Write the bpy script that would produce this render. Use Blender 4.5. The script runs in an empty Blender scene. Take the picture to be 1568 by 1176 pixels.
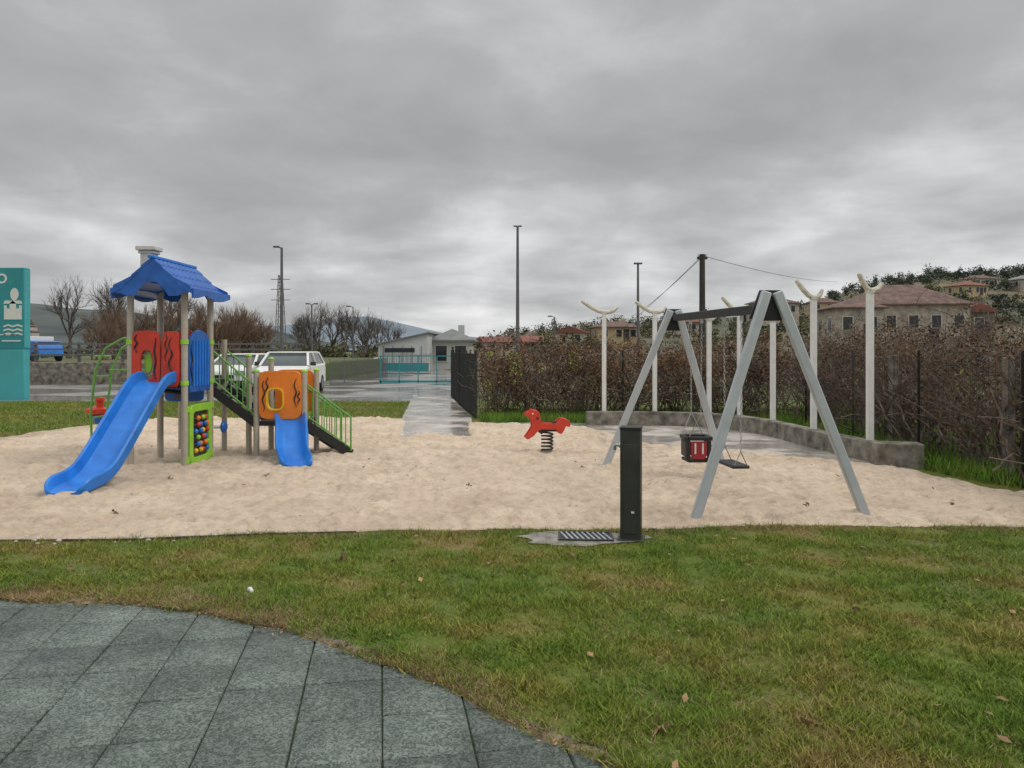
import bpy, math, random
import numpy as np
from mathutils import Vector, Matrix
random.seed(7); rng=np.random.default_rng(7)
scene=bpy.context.scene
COL=scene.collection
R=math.radians

# ------------------------------------------------ materials
def mat(name,col,rough=0.6,var=0.15,scale=8.0,bump=0.0,bscale=60.0,metal=0.0,col2=None,attr=False,spec=None,detail=6,wet=None,bdist=0.01):
    m=bpy.data.materials.new(name); m.use_nodes=True
    nt=m.node_tree; N=nt.nodes; L=nt.links
    b=N["Principled BSDF"]; b.inputs["Roughness"].default_value=rough; b.inputs["Metallic"].default_value=metal
    if spec is not None: b.inputs["Specular IOR Level"].default_value=spec
    g=N.new("ShaderNodeNewGeometry")
    n=N.new("ShaderNodeTexNoise"); n.inputs["Scale"].default_value=scale; n.inputs["Detail"].default_value=detail
    n.inputs["Roughness"].default_value=0.6
    L.new(g.outputs["Position"],n.inputs["Vector"])
    r=N.new("ShaderNodeValToRGB"); r.color_ramp.elements[0].position=0.32; r.color_ramp.elements[1].position=0.68
    c1=[c*(1-var) for c in col]; c2=[min(1,c*(1+var)) for c in (col2 or col)]
    r.color_ramp.elements[0].color=(*c1,1); r.color_ramp.elements[1].color=(*c2,1)
    L.new(n.outputs["Fac"],r.inputs["Fac"])
    out=r.outputs["Color"]
    if attr:
        a=N.new("ShaderNodeAttribute"); a.attribute_name="rnd"
        mr=N.new("ShaderNodeMapRange"); mr.inputs["To Min"].default_value=0.5; mr.inputs["To Max"].default_value=1.6
        L.new(a.outputs["Fac"],mr.inputs["Value"])
        mx=N.new("ShaderNodeVectorMath"); mx.operation='SCALE'
        L.new(out,mx.inputs[0]); L.new(mr.outputs["Result"],mx.inputs["Scale"]); out=mx.outputs["Vector"]
    L.new(out,b.inputs["Base Color"])
    if wet is not None:
        n3=N.new("ShaderNodeTexNoise"); n3.inputs["Scale"].default_value=wet[0]; n3.inputs["Detail"].default_value=4
        L.new(g.outputs["Position"],n3.inputs["Vector"])
        mr=N.new("ShaderNodeMapRange"); mr.inputs["From Min"].default_value=0.47; mr.inputs["From Max"].default_value=0.58
        mr.inputs["To Min"].default_value=wet[1]; mr.inputs["To Max"].default_value=rough
        L.new(n3.outputs["Fac"],mr.inputs["Value"]); L.new(mr.outputs["Result"],b.inputs["Roughness"])
    if bump>0:
        n2=N.new("ShaderNodeTexNoise"); n2.inputs["Scale"].default_value=bscale; n2.inputs["Detail"].default_value=4
        L.new(g.outputs["Position"],n2.inputs["Vector"])
        bp=N.new("ShaderNodeBump"); bp.inputs["Strength"].default_value=bump; bp.inputs["Distance"].default_value=bdist
        L.new(n2.outputs["Fac"],bp.inputs["Height"]); L.new(bp.outputs["Normal"],b.inputs["Normal"])
    return m

M={}
def grass_mat(name,cols,scale,attr):
    m=bpy.data.materials.new(name); m.use_nodes=True
    nt=m.node_tree; N=nt.nodes; L=nt.links; b=N["Principled BSDF"]
    b.inputs["Roughness"].default_value=0.6; b.inputs["Specular IOR Level"].default_value=0.25
    g=N.new("ShaderNodeNewGeometry")
    n=N.new("ShaderNodeTexNoise"); n.inputs["Scale"].default_value=scale; n.inputs["Detail"].default_value=7; n.inputs["Roughness"].default_value=0.66
    L.new(g.outputs["Position"],n.inputs["Vector"])
    r=N.new("ShaderNodeValToRGB"); cr=r.color_ramp
    pos=[0.3,0.45,0.55,0.66]
    cr.elements[0].position=pos[0]; cr.elements[0].color=(*cols[0],1)
    cr.elements[1].position=pos[3]; cr.elements[1].color=(*cols[3],1)
    for i in (1,2):
        e=cr.elements.new(pos[i]); e.color=(*cols[i],1)
    L.new(n.outputs["Fac"],r.inputs["Fac"]); out=r.outputs["Color"]
    if attr:
        a=N.new("ShaderNodeAttribute"); a.attribute_name="rnd"
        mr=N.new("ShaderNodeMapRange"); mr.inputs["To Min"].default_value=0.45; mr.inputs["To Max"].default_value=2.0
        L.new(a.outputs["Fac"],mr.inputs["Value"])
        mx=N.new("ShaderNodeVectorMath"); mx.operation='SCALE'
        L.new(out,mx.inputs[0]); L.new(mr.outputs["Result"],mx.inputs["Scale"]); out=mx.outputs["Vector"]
    else:
        n2=N.new("ShaderNodeTexNoise"); n2.inputs["Scale"].default_value=25; n2.inputs["Detail"].default_value=5
        L.new(g.outputs["Position"],n2.inputs["Vector"])
        bp=N.new("ShaderNodeBump"); bp.inputs["Strength"].default_value=0.8; bp.inputs["Distance"].default_value=0.03
        L.new(n2.outputs["Fac"],bp.inputs["Height"]); L.new(bp.outputs["Normal"],b.inputs["Normal"])
    L.new(out,b.inputs["Base Color"])
    return m
gc=[(0.105,0.19,0.018),(0.165,0.235,0.028),(0.23,0.245,0.042),(0.34,0.26,0.085)]
M['grass']=grass_mat("lawn_blades",gc,1.1,True)
M['lawn']=grass_mat("lawn_soil",[tuple(c*0.6 for c in q) for q in gc],1.1,False)
M['field']=grass_mat("field_grass",[(0.06,0.1,0.025),(0.09,0.13,0.035),(0.12,0.12,0.05),(0.15,0.13,0.07)],0.05,False)
M['tall']=grass_mat("tall_grass",[(0.08,0.19,0.02),(0.13,0.25,0.03),(0.18,0.26,0.04),(0.26,0.25,0.07)],0.9,True)
M['hill']=grass_mat("hillside",[(0.055,0.07,0.035),(0.085,0.09,0.05),(0.17,0.135,0.08),(0.16,0.18,0.07)],0.03,False)
M['dry']=mat("dry_grass",(0.3,0.2,0.1),0.8,0.25,3,col2=(0.38,0.27,0.14),attr=True)
def sand_mat():
    m=mat("sand",(0.70,0.55,0.405),0.92,0.08,1.1,0,45,col2=(0.76,0.62,0.475))
    nt=m.node_tree; N=nt.nodes; L=nt.links; b=N["Principled BSDF"]; b.inputs["Specular IOR Level"].default_value=0.2
    base=b.inputs["Base Color"].links[0].from_socket
    g=N.new("ShaderNodeNewGeometry")
    n=N.new("ShaderNodeTexNoise"); n.inputs["Scale"].default_value=9; n.inputs["Detail"].default_value=8; n.inputs["Roughness"].default_value=0.72; L.new(g.outputs["Position"],n.inputs["Vector"])
    mr=N.new("ShaderNodeMapRange"); mr.inputs["From Min"].default_value=0.33; mr.inputs["From Max"].default_value=0.55; mr.inputs["To Min"].default_value=0.76; mr.inputs["To Max"].default_value=1.06
    L.new(n.outputs["Fac"],mr.inputs["Value"])
    mx=N.new("ShaderNodeVectorMath"); mx.operation='SCALE'; L.new(base,mx.inputs[0]); L.new(mr.outputs["Result"],mx.inputs["Scale"]); L.new(mx.outputs["Vector"],b.inputs["Base Color"])
    n2=N.new("ShaderNodeTexNoise"); n2.inputs["Scale"].default_value=14; n2.inputs["Detail"].default_value=9; n2.inputs["Roughness"].default_value=0.72; L.new(g.outputs["Position"],n2.inputs["Vector"])
    bp=N.new("ShaderNodeBump"); bp.inputs["Strength"].default_value=1.0; bp.inputs["Distance"].default_value=0.055
    L.new(n2.outputs["Fac"],bp.inputs["Height"]); L.new(bp.outputs["Normal"],b.inputs["Normal"])
    return m
M['sand']=sand_mat()
def tile_mat():
    m=bpy.data.materials.new("concrete_paver"); m.use_nodes=True
    nt=m.node_tree; N=nt.nodes; L=nt.links; b=N["Principled BSDF"]
    g=N.new("ShaderNodeNewGeometry")
    def noise(sc,det,dist,rough=.55):
        n=N.new("ShaderNodeTexNoise"); n.inputs["Scale"].default_value=sc; n.inputs["Detail"].default_value=det; n.inputs["Distortion"].default_value=dist; n.inputs["Roughness"].default_value=rough
        L.new(g.outputs["Position"],n.inputs["Vector"]); return n.outputs["Fac"]
    f=noise(30,3,2.6); r=N.new("ShaderNodeValToRGB"); L.new(f,r.inputs["Fac"])
    r.color_ramp.elements[0].position=0.42; r.color_ramp.elements[0].color=(0.06,0.083,0.066,1)
    r.color_ramp.elements[1].position=0.58; r.color_ramp.elements[1].color=(0.185,0.215,0.19,1)
    big=noise(1.9,7,0.4,.68); mr=N.new("ShaderNodeMapRange"); L.new(big,mr.inputs["Value"]); mr.inputs["From Min"].default_value=.3; mr.inputs["From Max"].default_value=.7; mr.inputs["To Min"].default_value=.55; mr.inputs["To Max"].default_value=1.4
    a=N.new("ShaderNodeAttribute"); a.attribute_name="rnd"
    m2=N.new("ShaderNodeMapRange"); L.new(a.outputs["Fac"],m2.inputs["Value"]); m2.inputs["To Min"].default_value=.9; m2.inputs["To Max"].default_value=1.12
    mu=N.new("ShaderNodeMath"); mu.operation='MULTIPLY'; L.new(mr.outputs[0],mu.inputs[0]); L.new(m2.outputs[0],mu.inputs[1])
    s=N.new("ShaderNodeVectorMath"); s.operation='SCALE'; L.new(r.outputs["Color"],s.inputs[0]); L.new(mu.outputs[0],s.inputs["Scale"])
    L.new(s.outputs["Vector"],b.inputs["Base Color"])
    m3=N.new("ShaderNodeMapRange"); L.new(noise(1.1,4,0),m3.inputs["Value"]); m3.inputs["From Min"].default_value=.42; m3.inputs["From Max"].default_value=.6; m3.inputs["To Min"].default_value=.42; m3.inputs["To Max"].default_value=.7
    L.new(m3.outputs[0],b.inputs["Roughness"])
    bp=N.new("ShaderNodeBump"); bp.inputs["Strength"].default_value=1; bp.inputs["Distance"].default_value=0.009; L.new(f,bp.inputs["Height"]); L.new(bp.outputs["Normal"],b.inputs["Normal"])
    return m
M['tile']=tile_mat()
M['joint']=mat("mossy_joint",(0.045,0.06,0.025),0.9,0.4,20,0.5,80)
M['dirt']=mat("dirt_edge",(0.12,0.09,0.05),0.9,0.4,14,1.0,60,col2=(0.2,0.16,0.09))
M['asph']=mat("wet_asphalt",(0.18,0.175,0.17),0.45,0.25,0.9,0.12,80,wet=(0.3,0.03),col2=(0.3,0.285,0.265))
M['conc']=mat("wet_concrete",(0.36,0.33,0.29),0.55,0.25,1.6,0.15,60,wet=(0.8,0.08),col2=(0.47,0.43,0.38))
M['pad']=mat("wet_dark_concrete",(0.13,0.125,0.11),0.45,0.35,6,0.4,60,wet=(4,0.06),col2=(0.3,0.28,0.24))
M['wall']=mat("weathered_concrete",(0.11,0.1,0.08),0.85,0.45,5,0.6,40,col2=(0.23,0.21,0.17))
M['blue']=mat("blue_plastic",(0.012,0.165,0.58),0.38,0.1,4,0.1,200,col2=(0.02,0.215,0.7))
M['roofblue']=mat("blue_roof_plastic",(0.012,0.1,0.40),0.35,0.12,5,col2=(0.02,0.13,0.48))
M['red']=mat("red_plastic",(0.6,0.05,0.025),0.42,0.12,6)
M['orange']=mat("orange_plastic",(0.83,0.22,0.02),0.42,0.1,6)
M['lime']=mat("lime_plastic",(0.3,0.6,0.05),0.45,0.1,8)
M['green']=mat("green_tube",(0.14,0.38,0.07),0.4,0.1,8)
M['postg']=mat("beige_metal",(0.42,0.38,0.31),0.45,0.12,10)
M['black']=mat("black_plastic",(0.014,0.014,0.015),0.5,0.2,10)
M['dgrey']=mat("dark_grey_metal",(0.036,0.038,0.033),0.45,0.25,7)
M['galv']=mat("galvanised_steel",(0.42,0.45,0.47),0.42,0.05,5,metal=0.0,col2=(0.46,0.49,0.505))
M['steel']=mat("steel",(0.45,0.45,0.45),0.3,0.1,20,metal=0.9)
M['white']=mat("white_paint",(0.74,0.74,0.71),0.5,0.07,9)
M['dwhite']=mat("dirty_white",(0.58,0.55,0.45),0.6,0.25,14)
M['yellow']=mat("yellow_plastic",(0.8,0.5,0.02),0.4,0.1,6)
M['cream']=mat("cream_plastic",(0.62,0.6,0.54),0.5,0.1,8)
M['teal']=mat("teal_sign",(0.03,0.28,0.31),0.5,0.1,1.5)
M['teal2']=mat("teal_sign_light",(0.065,0.39,0.42),0.5,0.08,1.5)
M['glass']=mat("dark_glass",(0.02,0.025,0.03),0.08,0.1,3)
M['glassg']=mat("windscreen",(0.06,0.075,0.08),0.06,0.2,2)
M['bark']=mat("bark",(0.12,0.1,0.085),0.9,0.3,6)
M['barkr']=mat("reddish_twigs",(0.19,0.125,0.085),0.9,0.3,3)
M['vine']=mat("vine_stem",(0.085,0.062,0.048),0.9,0.4,9,col2=(0.16,0.12,0.095))
M['vleaf']=mat("vine_leaf",(0.085,0.045,0.025),0.8,0.35,1.0,attr=True,col2=(0.17,0.095,0.045))
M['yleaf']=mat("yellowing_leaf",(0.32,0.27,0.04),0.7,0.3,3,attr=True,col2=(0.16,0.2,0.04))
M['fleaf']=mat("fallen_leaf",(0.12,0.07,0.035),0.8,0.3,3,attr=True,col2=(0.26,0.17,0.08))
M['pine']=mat("pine_foliage",(0.045,0.06,0.038),0.9,0.3,0.2,attr=True,col2=(0.07,0.085,0.055))
M['autumn']=mat("autumn_foliage",(0.13,0.1,0.055),0.9,0.3,0.1,attr=True,col2=(0.11,0.125,0.06))
M['farhill']=mat("distant_hill",(0.085,0.1,0.1),1.0,0.25,0.02,spec=0,col2=(0.12,0.135,0.13))  # grey-blue distance haze is mixed into this base colour
M['farhill2']=mat("hazy_hill",(0.21,0.255,0.295),1.0,0.08,0.01,spec=0,col2=(0.23,0.27,0.305))  # aerial haze painted as a pale blue-grey base colour, no volume
M['stucco']=mat("stone_wall_house",(0.33,0.29,0.235),0.9,0.25,1.5,col2=(0.42,0.37,0.31))
M['pinkw']=mat("pale_render",(0.5,0.45,0.4),0.9,0.12,1)
M['yelw']=mat("ochre_render",(0.45,0.35,0.2),0.9,0.12,1)
M['tiler']=mat("clay_roof",(0.125,0.08,0.065),0.85,0.3,1.5,0.8,6,col2=(0.175,0.11,0.09),bdist=0.1)
M['redroof']=mat("red_roof",(0.22,0.085,0.065),0.8,0.2,1.5)
M['greyroof']=mat("grey_roof",(0.2,0.21,0.2),0.7,0.2,1)
M['shedw']=mat("white_shed",(0.5,0.52,0.5),0.7,0.12,0.6)
M['pole']=mat("pole_grey",(0.13,0.13,0.13),0.6,0.15,4)
M['wood']=mat("dark_wood_pole",(0.05,0.045,0.04),0.85,0.3,6)
M['dred']=mat("dark_red_plastic",(0.33,0.02,0.03),0.45,0.12,6)

# ------------------------------------------------ mesh helpers
class B:
    def __init__(s): s.v=[]; s.f=[]
    def add(s,vs,fs):
        o=len(s.v); s.v+= [tuple(v) for v in vs]; s.f+=[tuple(i+o for i in f) for f in fs]
    def box(s,c,size,rot=0.0,tilt=None):
        x,y,z=[k/2 for k in size]
        m=Matrix.Rotation(rot,3,'Z')
        if tilt is not None: m=m@tilt
        vs=[Vector(c)+m@Vector((a*x,b*y,d*z)) for a in(-1,1) for b in(-1,1) for d in(-1,1)]
        s.add(vs,[(0,1,3,2),(4,6,7,5),(0,4,5,1),(2,3,7,6),(0,2,6,4),(1,5,7,3)])
    def beam(s,p,q,w,h,up=(0,0,1)):
        p=Vector(p);q=Vector(q);d=(q-p).normalized(); u=Vector(up)
        a=d.cross(u)
        if a.length<1e-3: a=d.cross(Vector((0,1,0)))
        a.normalize(); b=a.cross(d).normalized()
        vs=[]
        for e in(p,q):
            for i,j in((-1,-1),(1,-1),(1,1),(-1,1)): vs.append(e+a*(i*w/2)+b*(j*h/2))
        s.add(vs,[(0,1,2,3),(7,6,5,4),(0,4,5,1),(1,5,6,2),(2,6,7,3),(3,7,4,0)])
    def tube(s,pts,r,seg=8,cap=True):
        pts=[Vector(p) for p in pts]; n=len(pts)
        rs=r if isinstance(r,(list,tuple)) else [r]*n
        vs=[];fs=[]; prev=None
        for i,p in enumerate(pts):
            d=(pts[min(i+1,n-1)]-pts[max(i-1,0)]).normalized()
            if prev is None:
                a=d.orthogonal().normalized()
            else:
                a=prev-d*prev.dot(d)
                a=a.normalized() if a.length>1e-4 else d.orthogonal().normalized()
            prev=a; b=d.cross(a)
            for k in range(seg):
                t=2*math.pi*k/seg
                vs.append(p+(a*math.cos(t)+b*math.sin(t))*rs[i])
        for i in range(n-1):
            for k in range(seg):
                k2=(k+1)%seg
                fs.append((i*seg+k,i*seg+k2,(i+1)*seg+k2,(i+1)*seg+k))
        if cap:
            fs.append(tuple(range(seg-1,-1,-1))); fs.append(tuple((n-1)*seg+k for k in range(seg)))
        s.add(vs,fs)
    def prism(s,poly,o,u,v,th):
        o=Vector(o);u=Vector(u).normalized();v=Vector(v).normalized();n=u.cross(v).normalized()
        k=len(poly)
        vs=[o+u*a+v*b-n*th/2 for a,b in poly]+[o+u*a+v*b+n*th/2 for a,b in poly]
        fs=[tuple(range(k-1,-1,-1)),tuple(range(k,2*k))]+[(i,(i+1)%k,k+(i+1)%k,k+i) for i in range(k)]
        s.add(vs,fs)
    def ringpanel(s,outer,inner,o,u,v,th):
        o=Vector(o);u=Vector(u).normalized();v=Vector(v).normalized();n=u.cross(v).normalized();k=len(outer)
        vs=[]
        for loop in(outer,inner):
            for sg in(-1,1):
                vs+=[o+u*a+v*b+n*th/2*sg for a,b in loop]
        fs=[]
        for i in range(k):
            j=(i+1)%k
            fs+=[(i,2*k+i,2*k+j,j),(k+i,k+j,3*k+j,3*k+i),(i,j,k+j,k+i),(2*k+i,3*k+i,3*k+j,2*k+j)]
        s.add(vs,fs)
    def ball(s,c,r,seg=12,rings=8,sc=(1,1,1)):
        vs=[];fs=[]
        for i in range(rings+1):
            ph=math.pi*i/rings
            for k in range(seg):
                t=2*math.pi*k/seg
                vs.append((c[0]+r*sc[0]*math.sin(ph)*math.cos(t),c[1]+r*sc[1]*math.sin(ph)*math.sin(t),c[2]+r*sc[2]*math.cos(ph)))
        for i in range(rings):
            for k in range(seg):
                k2=(k+1)%seg
                fs.append((i*seg+k,(i+1)*seg+k,(i+1)*seg+k2,i*seg+k2))
        s.add(vs,fs)
    def sweep(s,rings,closed=True,caps=True):
        k=len(rings[0]); vs=[p for r in rings for p in r]; fs=[]
        for i in range(len(rings)-1):
            for a in range(k if closed else k-1):
                b=(a+1)%k
                fs.append((i*k+a,i*k+b,(i+1)*k+b,(i+1)*k+a))
        if caps:
            fs.append(tuple(range(k-1,-1,-1))); fs.append(tuple((len(rings)-1)*k+a for a in range(k)))
        s.add(vs,fs)

def mkobj(name,b,m,smooth=True,bevel=0.0,ang=35):
    me=bpy.data.meshes.new(name); me.from_pydata(b.v,[],b.f); me.validate(); me.update()
    me.materials.append(m)
    if smooth:
        me.polygons.foreach_set("use_smooth",[True]*len(me.polygons))
        me.set_sharp_from_angle(angle=R(ang))
    ob=bpy.data.objects.new(name,me); COL.objects.link(ob)
    if bevel>0:
        md=ob.modifiers.new("bevel",'BEVEL'); md.width=bevel; md.segments=2; md.limit_method='ANGLE'; md.angle_limit=R(40)
    return ob
class Thing:
    def __init__(s,name,loc=(0,0,0)): s.name=name; s.parts={}; s.loc=loc
    def p(s,part,m,bevel=0.0):
        if part not in s.parts: s.parts[part]=(B(),M[m] if isinstance(m,str) else m,bevel)
        return s.parts[part][0]
    def done(s,rot=0.0):
        e=bpy.data.objects.new(s.name,None); COL.objects.link(e); e.empty_display_size=0.2
        for k,(b,m,bv) in s.parts.items():
            o=mkobj(k,b,m,bevel=bv); o.parent=e
        e.location=s.loc; e.rotation_euler=(0,0,rot)
        return e
def npmesh(name,verts,faces,m,rnd=None,smooth=False):
    me=bpy.data.meshes.new(name); nv=len(verts); nf,k=faces.shape
    me.vertices.add(nv); me.vertices.foreach_set("co",verts.astype(np.float32).ravel())
    me.loops.add(nf*k); me.loops.foreach_set("vertex_index",faces.astype(np.int32).ravel())
    me.polygons.add(nf); me.polygons.foreach_set("loop_start",np.arange(0,nf*k,k,dtype=np.int32))
    me.polygons.foreach_set("loop_total",np.full(nf,k,dtype=np.int32))
    if smooth: me.polygons.foreach_set("use_smooth",np.ones(nf,dtype=bool))
    me.update(calc_edges=True); me.materials.append(m)
    if rnd is not None:
        a=me.attributes.new("rnd",'FLOAT','POINT'); a.data.foreach_set("value",rnd.astype(np.float32))
    o=bpy.data.objects.new(name,me); COL.objects.link(o); return o
def snoise(x,y,sc,n=10,seed=0):
    r=np.random.default_rng(seed); o=0
    for i in range(n):
        a=r.uniform(0,2*np.pi); f=sc*r.uniform(0.5,2.2); p=r.uniform(0,2*np.pi)
        o=o+np.sin((x*np.cos(a)+y*np.sin(a))*f+p)
    return o/np.sqrt(n)
def grid(name,P,m,smooth=True):
    a,b,_=P.shape; idx=np.arange(a*b).reshape(a,b)
    F=np.stack([idx[:-1,:-1],idx[1:,:-1],idx[1:,1:],idx[:-1,1:]],-1).reshape(-1,4)
    return npmesh(name,P.reshape(-1,3),F,m,smooth=smooth)

# ------------------------------------------------ ground
S=2500
b=B(); b.add([(-S,-60,-0.05),(S,-60,-0.05),(S,S,-0.05),(-S,S,-0.05)],[(0,1,2,3)]); mkobj("ground",b,M['field'],smooth=False)

pc=[(-14,5.0),(-5,4.85),(-3.26,4.78),(-2.62,4.75),(-1.94,4.6),(-1.28,4.28),(-0.84,3.96),(-0.535,3.755),(-0.19,3.44),(0.045,3.2),(0.25,2.99),(0.39,2.87),(0.7,2.5),(1.3,1.5),(1.6,0),(1.75,-4)]
pcx=np.array([p[0] for p in pc]); pcy=np.array([p[1] for p in pc])
def pathY(x):
    x=np.asarray(x,float); return np.where(x>1.75,-4.0,np.interp(x,pcx,pcy))+0.018*snoise(x,x*0,9,6,3)
xs=np.concatenate([np.arange(-30,-6,1.0),np.arange(-6,2.2,0.03),np.arange(2.2,30,1.0)])
ys=pathY(xs); V=np.linspace(0,1,30)**1.5
P=np.zeros((len(xs),30,3)); P[:,:,0]=xs[:,None]; P[:,:,1]=ys[:,None]+(23-ys[:,None])*V[None,:]
P[:,:,2]=0.008
P[:,0,2]=-0.03
grid("lawn",P,M['lawn'])
xe=np.arange(-6,1.7,0.015); ye=pathY(xe)
P=np.zeros((len(xe),3,3)); P[:,:,0]=xe[:,None]
P[:,0,1]=ye-0.014-0.028*np.abs(snoise(xe,xe*0,22,8,5)); P[:,1,1]=ye+0.0; P[:,2,1]=ye+0.05
P[:,0,2]=-0.002;P[:,1,2]=0.010;P[:,2,2]=0.012
grid("earth_edge",P,M['dirt'])
b=B(); b.add([(-16,-6,-0.014),(3,-6,-0.014),(3,6,-0.014),(-16,6,-0.014)],[(0,1,2,3)]); mkobj("paving_bed",b,M['joint'],smooth=False)
tv=[];tf=[];tr=[]
ang=R(9.8); ca,sa=math.cos(ang),math.sin(ang); T=0.365; g=0.0035
for i in range(-28,10):
    offv=random.uniform(-0.006,0.006)+(0.05 if i>=-2 else 0)
    for j in range(-3,18):
        u0=i*T; v0=j*T+offv
        cx,cy=u0+T/2,v0+T/2
        X=ca*cx-sa*cy; Y=sa*cx+ca*cy
        if X<-9 or X>2.6 or Y<0.5 or Y>5.6: continue
        if Y>float(pathY(X))+0.45: continue
        h=random.uniform(-0.002,0.002); dz=[h+random.uniform(-0.0015,0.0015) for _ in range(4)]
        o=len(tv); jx=random.uniform(-.002,.002)
        for (inset,zz) in((g,-0.02),(g,-0.006),(g+0.005,0.0)):
            for k,(a,c) in enumerate(((0,0),(1,0),(1,1),(0,1))):
                uu=u0+jx+(inset if a==0 else T-inset); vv=v0+(inset if c==0 else T-inset)
                tv.append((ca*uu-sa*vv,sa*uu+ca*vv,zz+dz[k])); 
        q=random.random(); tr+=[q]*12
        for l in(0,4):
            for k in range(4):
                k2=(k+1)%4; tf.append((o+l+k,o+l+k2,o+l+4+k2,o+l+4+k))
        tf.append((o+8,o+9,o+10,o+11))
npmesh("paving",np.array(tv),np.array(tf),M['tile'],rnd=np.array(tr))

# sand
nx=np.array([-12,-4.25,-3.19,-2.16,-1.05,0,1.3,2.46,3.61,4.56,6.5,8.5]); ny=np.array([6.1,6.24,6.28,6.46,6.57,6.64,6.62,6.81,6.74,6.69,6.7,6.8])
fx=np.array([-12,-9.25,-8.6,-8,-3.6,-2.2,-0.9,1.5,2.3,4.6,5.15,5.45,5.85,8.5]); fy=np.array([7.5,12,16.3,17.3,17.3,17.2,16.2,15.35,12.6,10.45,9.9,8.4,7.5,6.95])
def sandN(x):
    x=np.asarray(x,float); return np.interp(x,nx,ny)+0.03*snoise(x,0*x,6,6,8)+0.012*snoise(x,0*x,30,6,18)
def sandF(x): return np.interp(x,fx,fy)+0.05*snoise(np.asarray(x,float),0*np.asarray(x,float),4,6,9)
xs=np.arange(-12,8.5,0.03); nvv=340
P=np.zeros((len(xs),nvv,3)); t=np.linspace(0,1,nvv)**1.25
P[:,:,0]=xs[:,None]; a=sandN(xs)[:,None]; c=sandF(xs)[:,None]; P[:,:,1]=a+(c-a)*t
X=P[:,:,0];Y=P[:,:,1]
Z=0.04+0.010*snoise(X,Y,1.6,8,1)+0.008*snoise(X,Y,7,10,2)+0.006*snoise(X,Y,20,12,4)
ND=6500
ii=rng.uniform(-10,7.5,ND); jj=6.2+11*rng.random(ND)**1.2
x0=xs[0]
for k in range(ND):
    w=random.uniform(0.06,0.14); th=random.uniform(0,3.14); cx,cy=ii[k],jj[k]
    i0=int((cx-0.26-x0)/0.03); i1=int((cx+0.26-x0)/0.03); i0=max(i0,0); i1=min(i1,len(xs))
    if i1<=i0: continue
    yc=Y[(i0+i1)//2]; j0=np.searchsorted(yc,cy-0.3); j1=np.searchsorted(yc,cy+0.3)
    if j1<=j0: continue
    sx=X[i0:i1,j0:j1]-cx; sy=Y[i0:i1,j0:j1]-cy
    u=sx*math.cos(th)+sy*math.sin(th); v=-sx*math.sin(th)+sy*math.cos(th)
    d=(u/w)**2+(v/(w*0.5))**2
    Z[i0:i1,j0:j1]+= -random.uniform(0.01,0.032)*np.exp(-d)+0.011*np.exp(-(np.sqrt(d)-1.6)**2*3)
edge=np.clip(np.minimum(t,1-t)*50,0,1)[None,:]
Zs=np.clip(0.012+(Z-0.012)*edge,0.010,0.1)
pl_=np.interp(Y,[13,17.5],[-1.93,-2.52]); pr_=np.interp(Y,[13,14.5,17.5],[-0.6,-0.8,-0.95])
inn=np.clip((X-pl_)*12,0,1)*np.clip((pr_-X)*12,0,1)*np.clip((Y-13.45-0.25*snoise(X,Y,3,6,44))*5,0,1)
Zs=Zs*(1-inn)+0.012*inn
P[:,:,2]=Zs
grid("sand",P,M['sand'])
b=B()
kx=np.arange(-9,-1.2,0.15)
for i in range(len(kx)-1):
    b.beam((kx[i],float(np.interp(kx[i],nx,ny))-0.04,0.012),(kx[i+1],float(np.interp(kx[i+1],nx,ny))-0.04,0.012),0.025,0.03)
mkobj("sand_border_kerb",b,M['wood'])

def flat(name,pts,z,m,th=0.0):
    b=B()
    if th: b.prism([(p[0],p[1]) for p in pts],(0,0,z-th/2),(1,0,0),(0,1,0),th)
    else: b.add([(p[0],p[1],z) for p in pts],[tuple(range(len(pts)))])
    return mkobj(name,b,m,smooth=False)
flat("concrete_path",[(-1.98,13.2),(-0.55,13.2),(-0.75,14.5),(-0.95,17.5),(-2.2,26),(-3.4,26),(-2.55,17.5)],0.034,M['conc'],0.03)
flat("concrete_path",[(-0.4,17.0),(-0.6,15.9),(1.2,15.1),(2.0,12.0),(4.3,9.8),(5.3,9.8),(5.2,12.5),(5.0,14.5),(4.2,15.7),(1.6,16.1)],0.020,M['conc'])
flat("parking_area",[(-45,23),(-2.2,22.6),(-1.9,26),(-2.4,33),(-2.8,60),(-9.3,60),(-9.3,34),(-45,34)],0.016,M['asph'])

# drinking fountain pad + grate
pp=[]
for i in range(60):
    t_=2*math.pi*i/60; rr=1+0.12*math.sin(3*t_+1)+0.07*math.sin(7*t_)+0.05*math.sin(13*t_+2)
    pp.append((0.58+0.52*rr*math.cos(t_),6.3+0.23*rr*math.sin(t_)))
flat("fountain_pad",pp,0.018,M['pad'])
th=Thing("drain_grate",(0.62,6.34,0.022))
th.p("pit",'black').box((0,0,0.0),(0.42,0.24,0.006))
th.p("frame",'dgrey').box((0,-.13,0.003),(0.46,0.02,0.012)); th.p("frame",'dgrey').box((0,.13,0.003),(0.46,0.02,0.012))
for q in(-.22,.22): th.p("frame_ends",'dgrey').box((q,0,0.003),(0.02,0.24,0.012))
for i in range(9): th.p("bars",'galv').box((-0.18+i*0.045,0,0.007),(0.014,0.235,0.006),0.25)
th.done(R(-4))
th=Thing("drinking_fountain",(1.0,6.3,0.012))
th.p("column",'dgrey',0.006).box((0,0,0.455),(0.17,0.17,0.93))
th.p("cap",'black',0.002).box((0,0,0.93),(0.176,0.176,0.022))
th.p("front_panel",'dgrey',0.003).box((-0.0,-0.088,0.43),(0.11,0.008,0.74))
th.p("tap",'steel').tube([(-0.08,0,0.78),(-0.125,0,0.785),(-0.14,0,0.77),(-0.14,0,0.74)],0.013)
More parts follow.
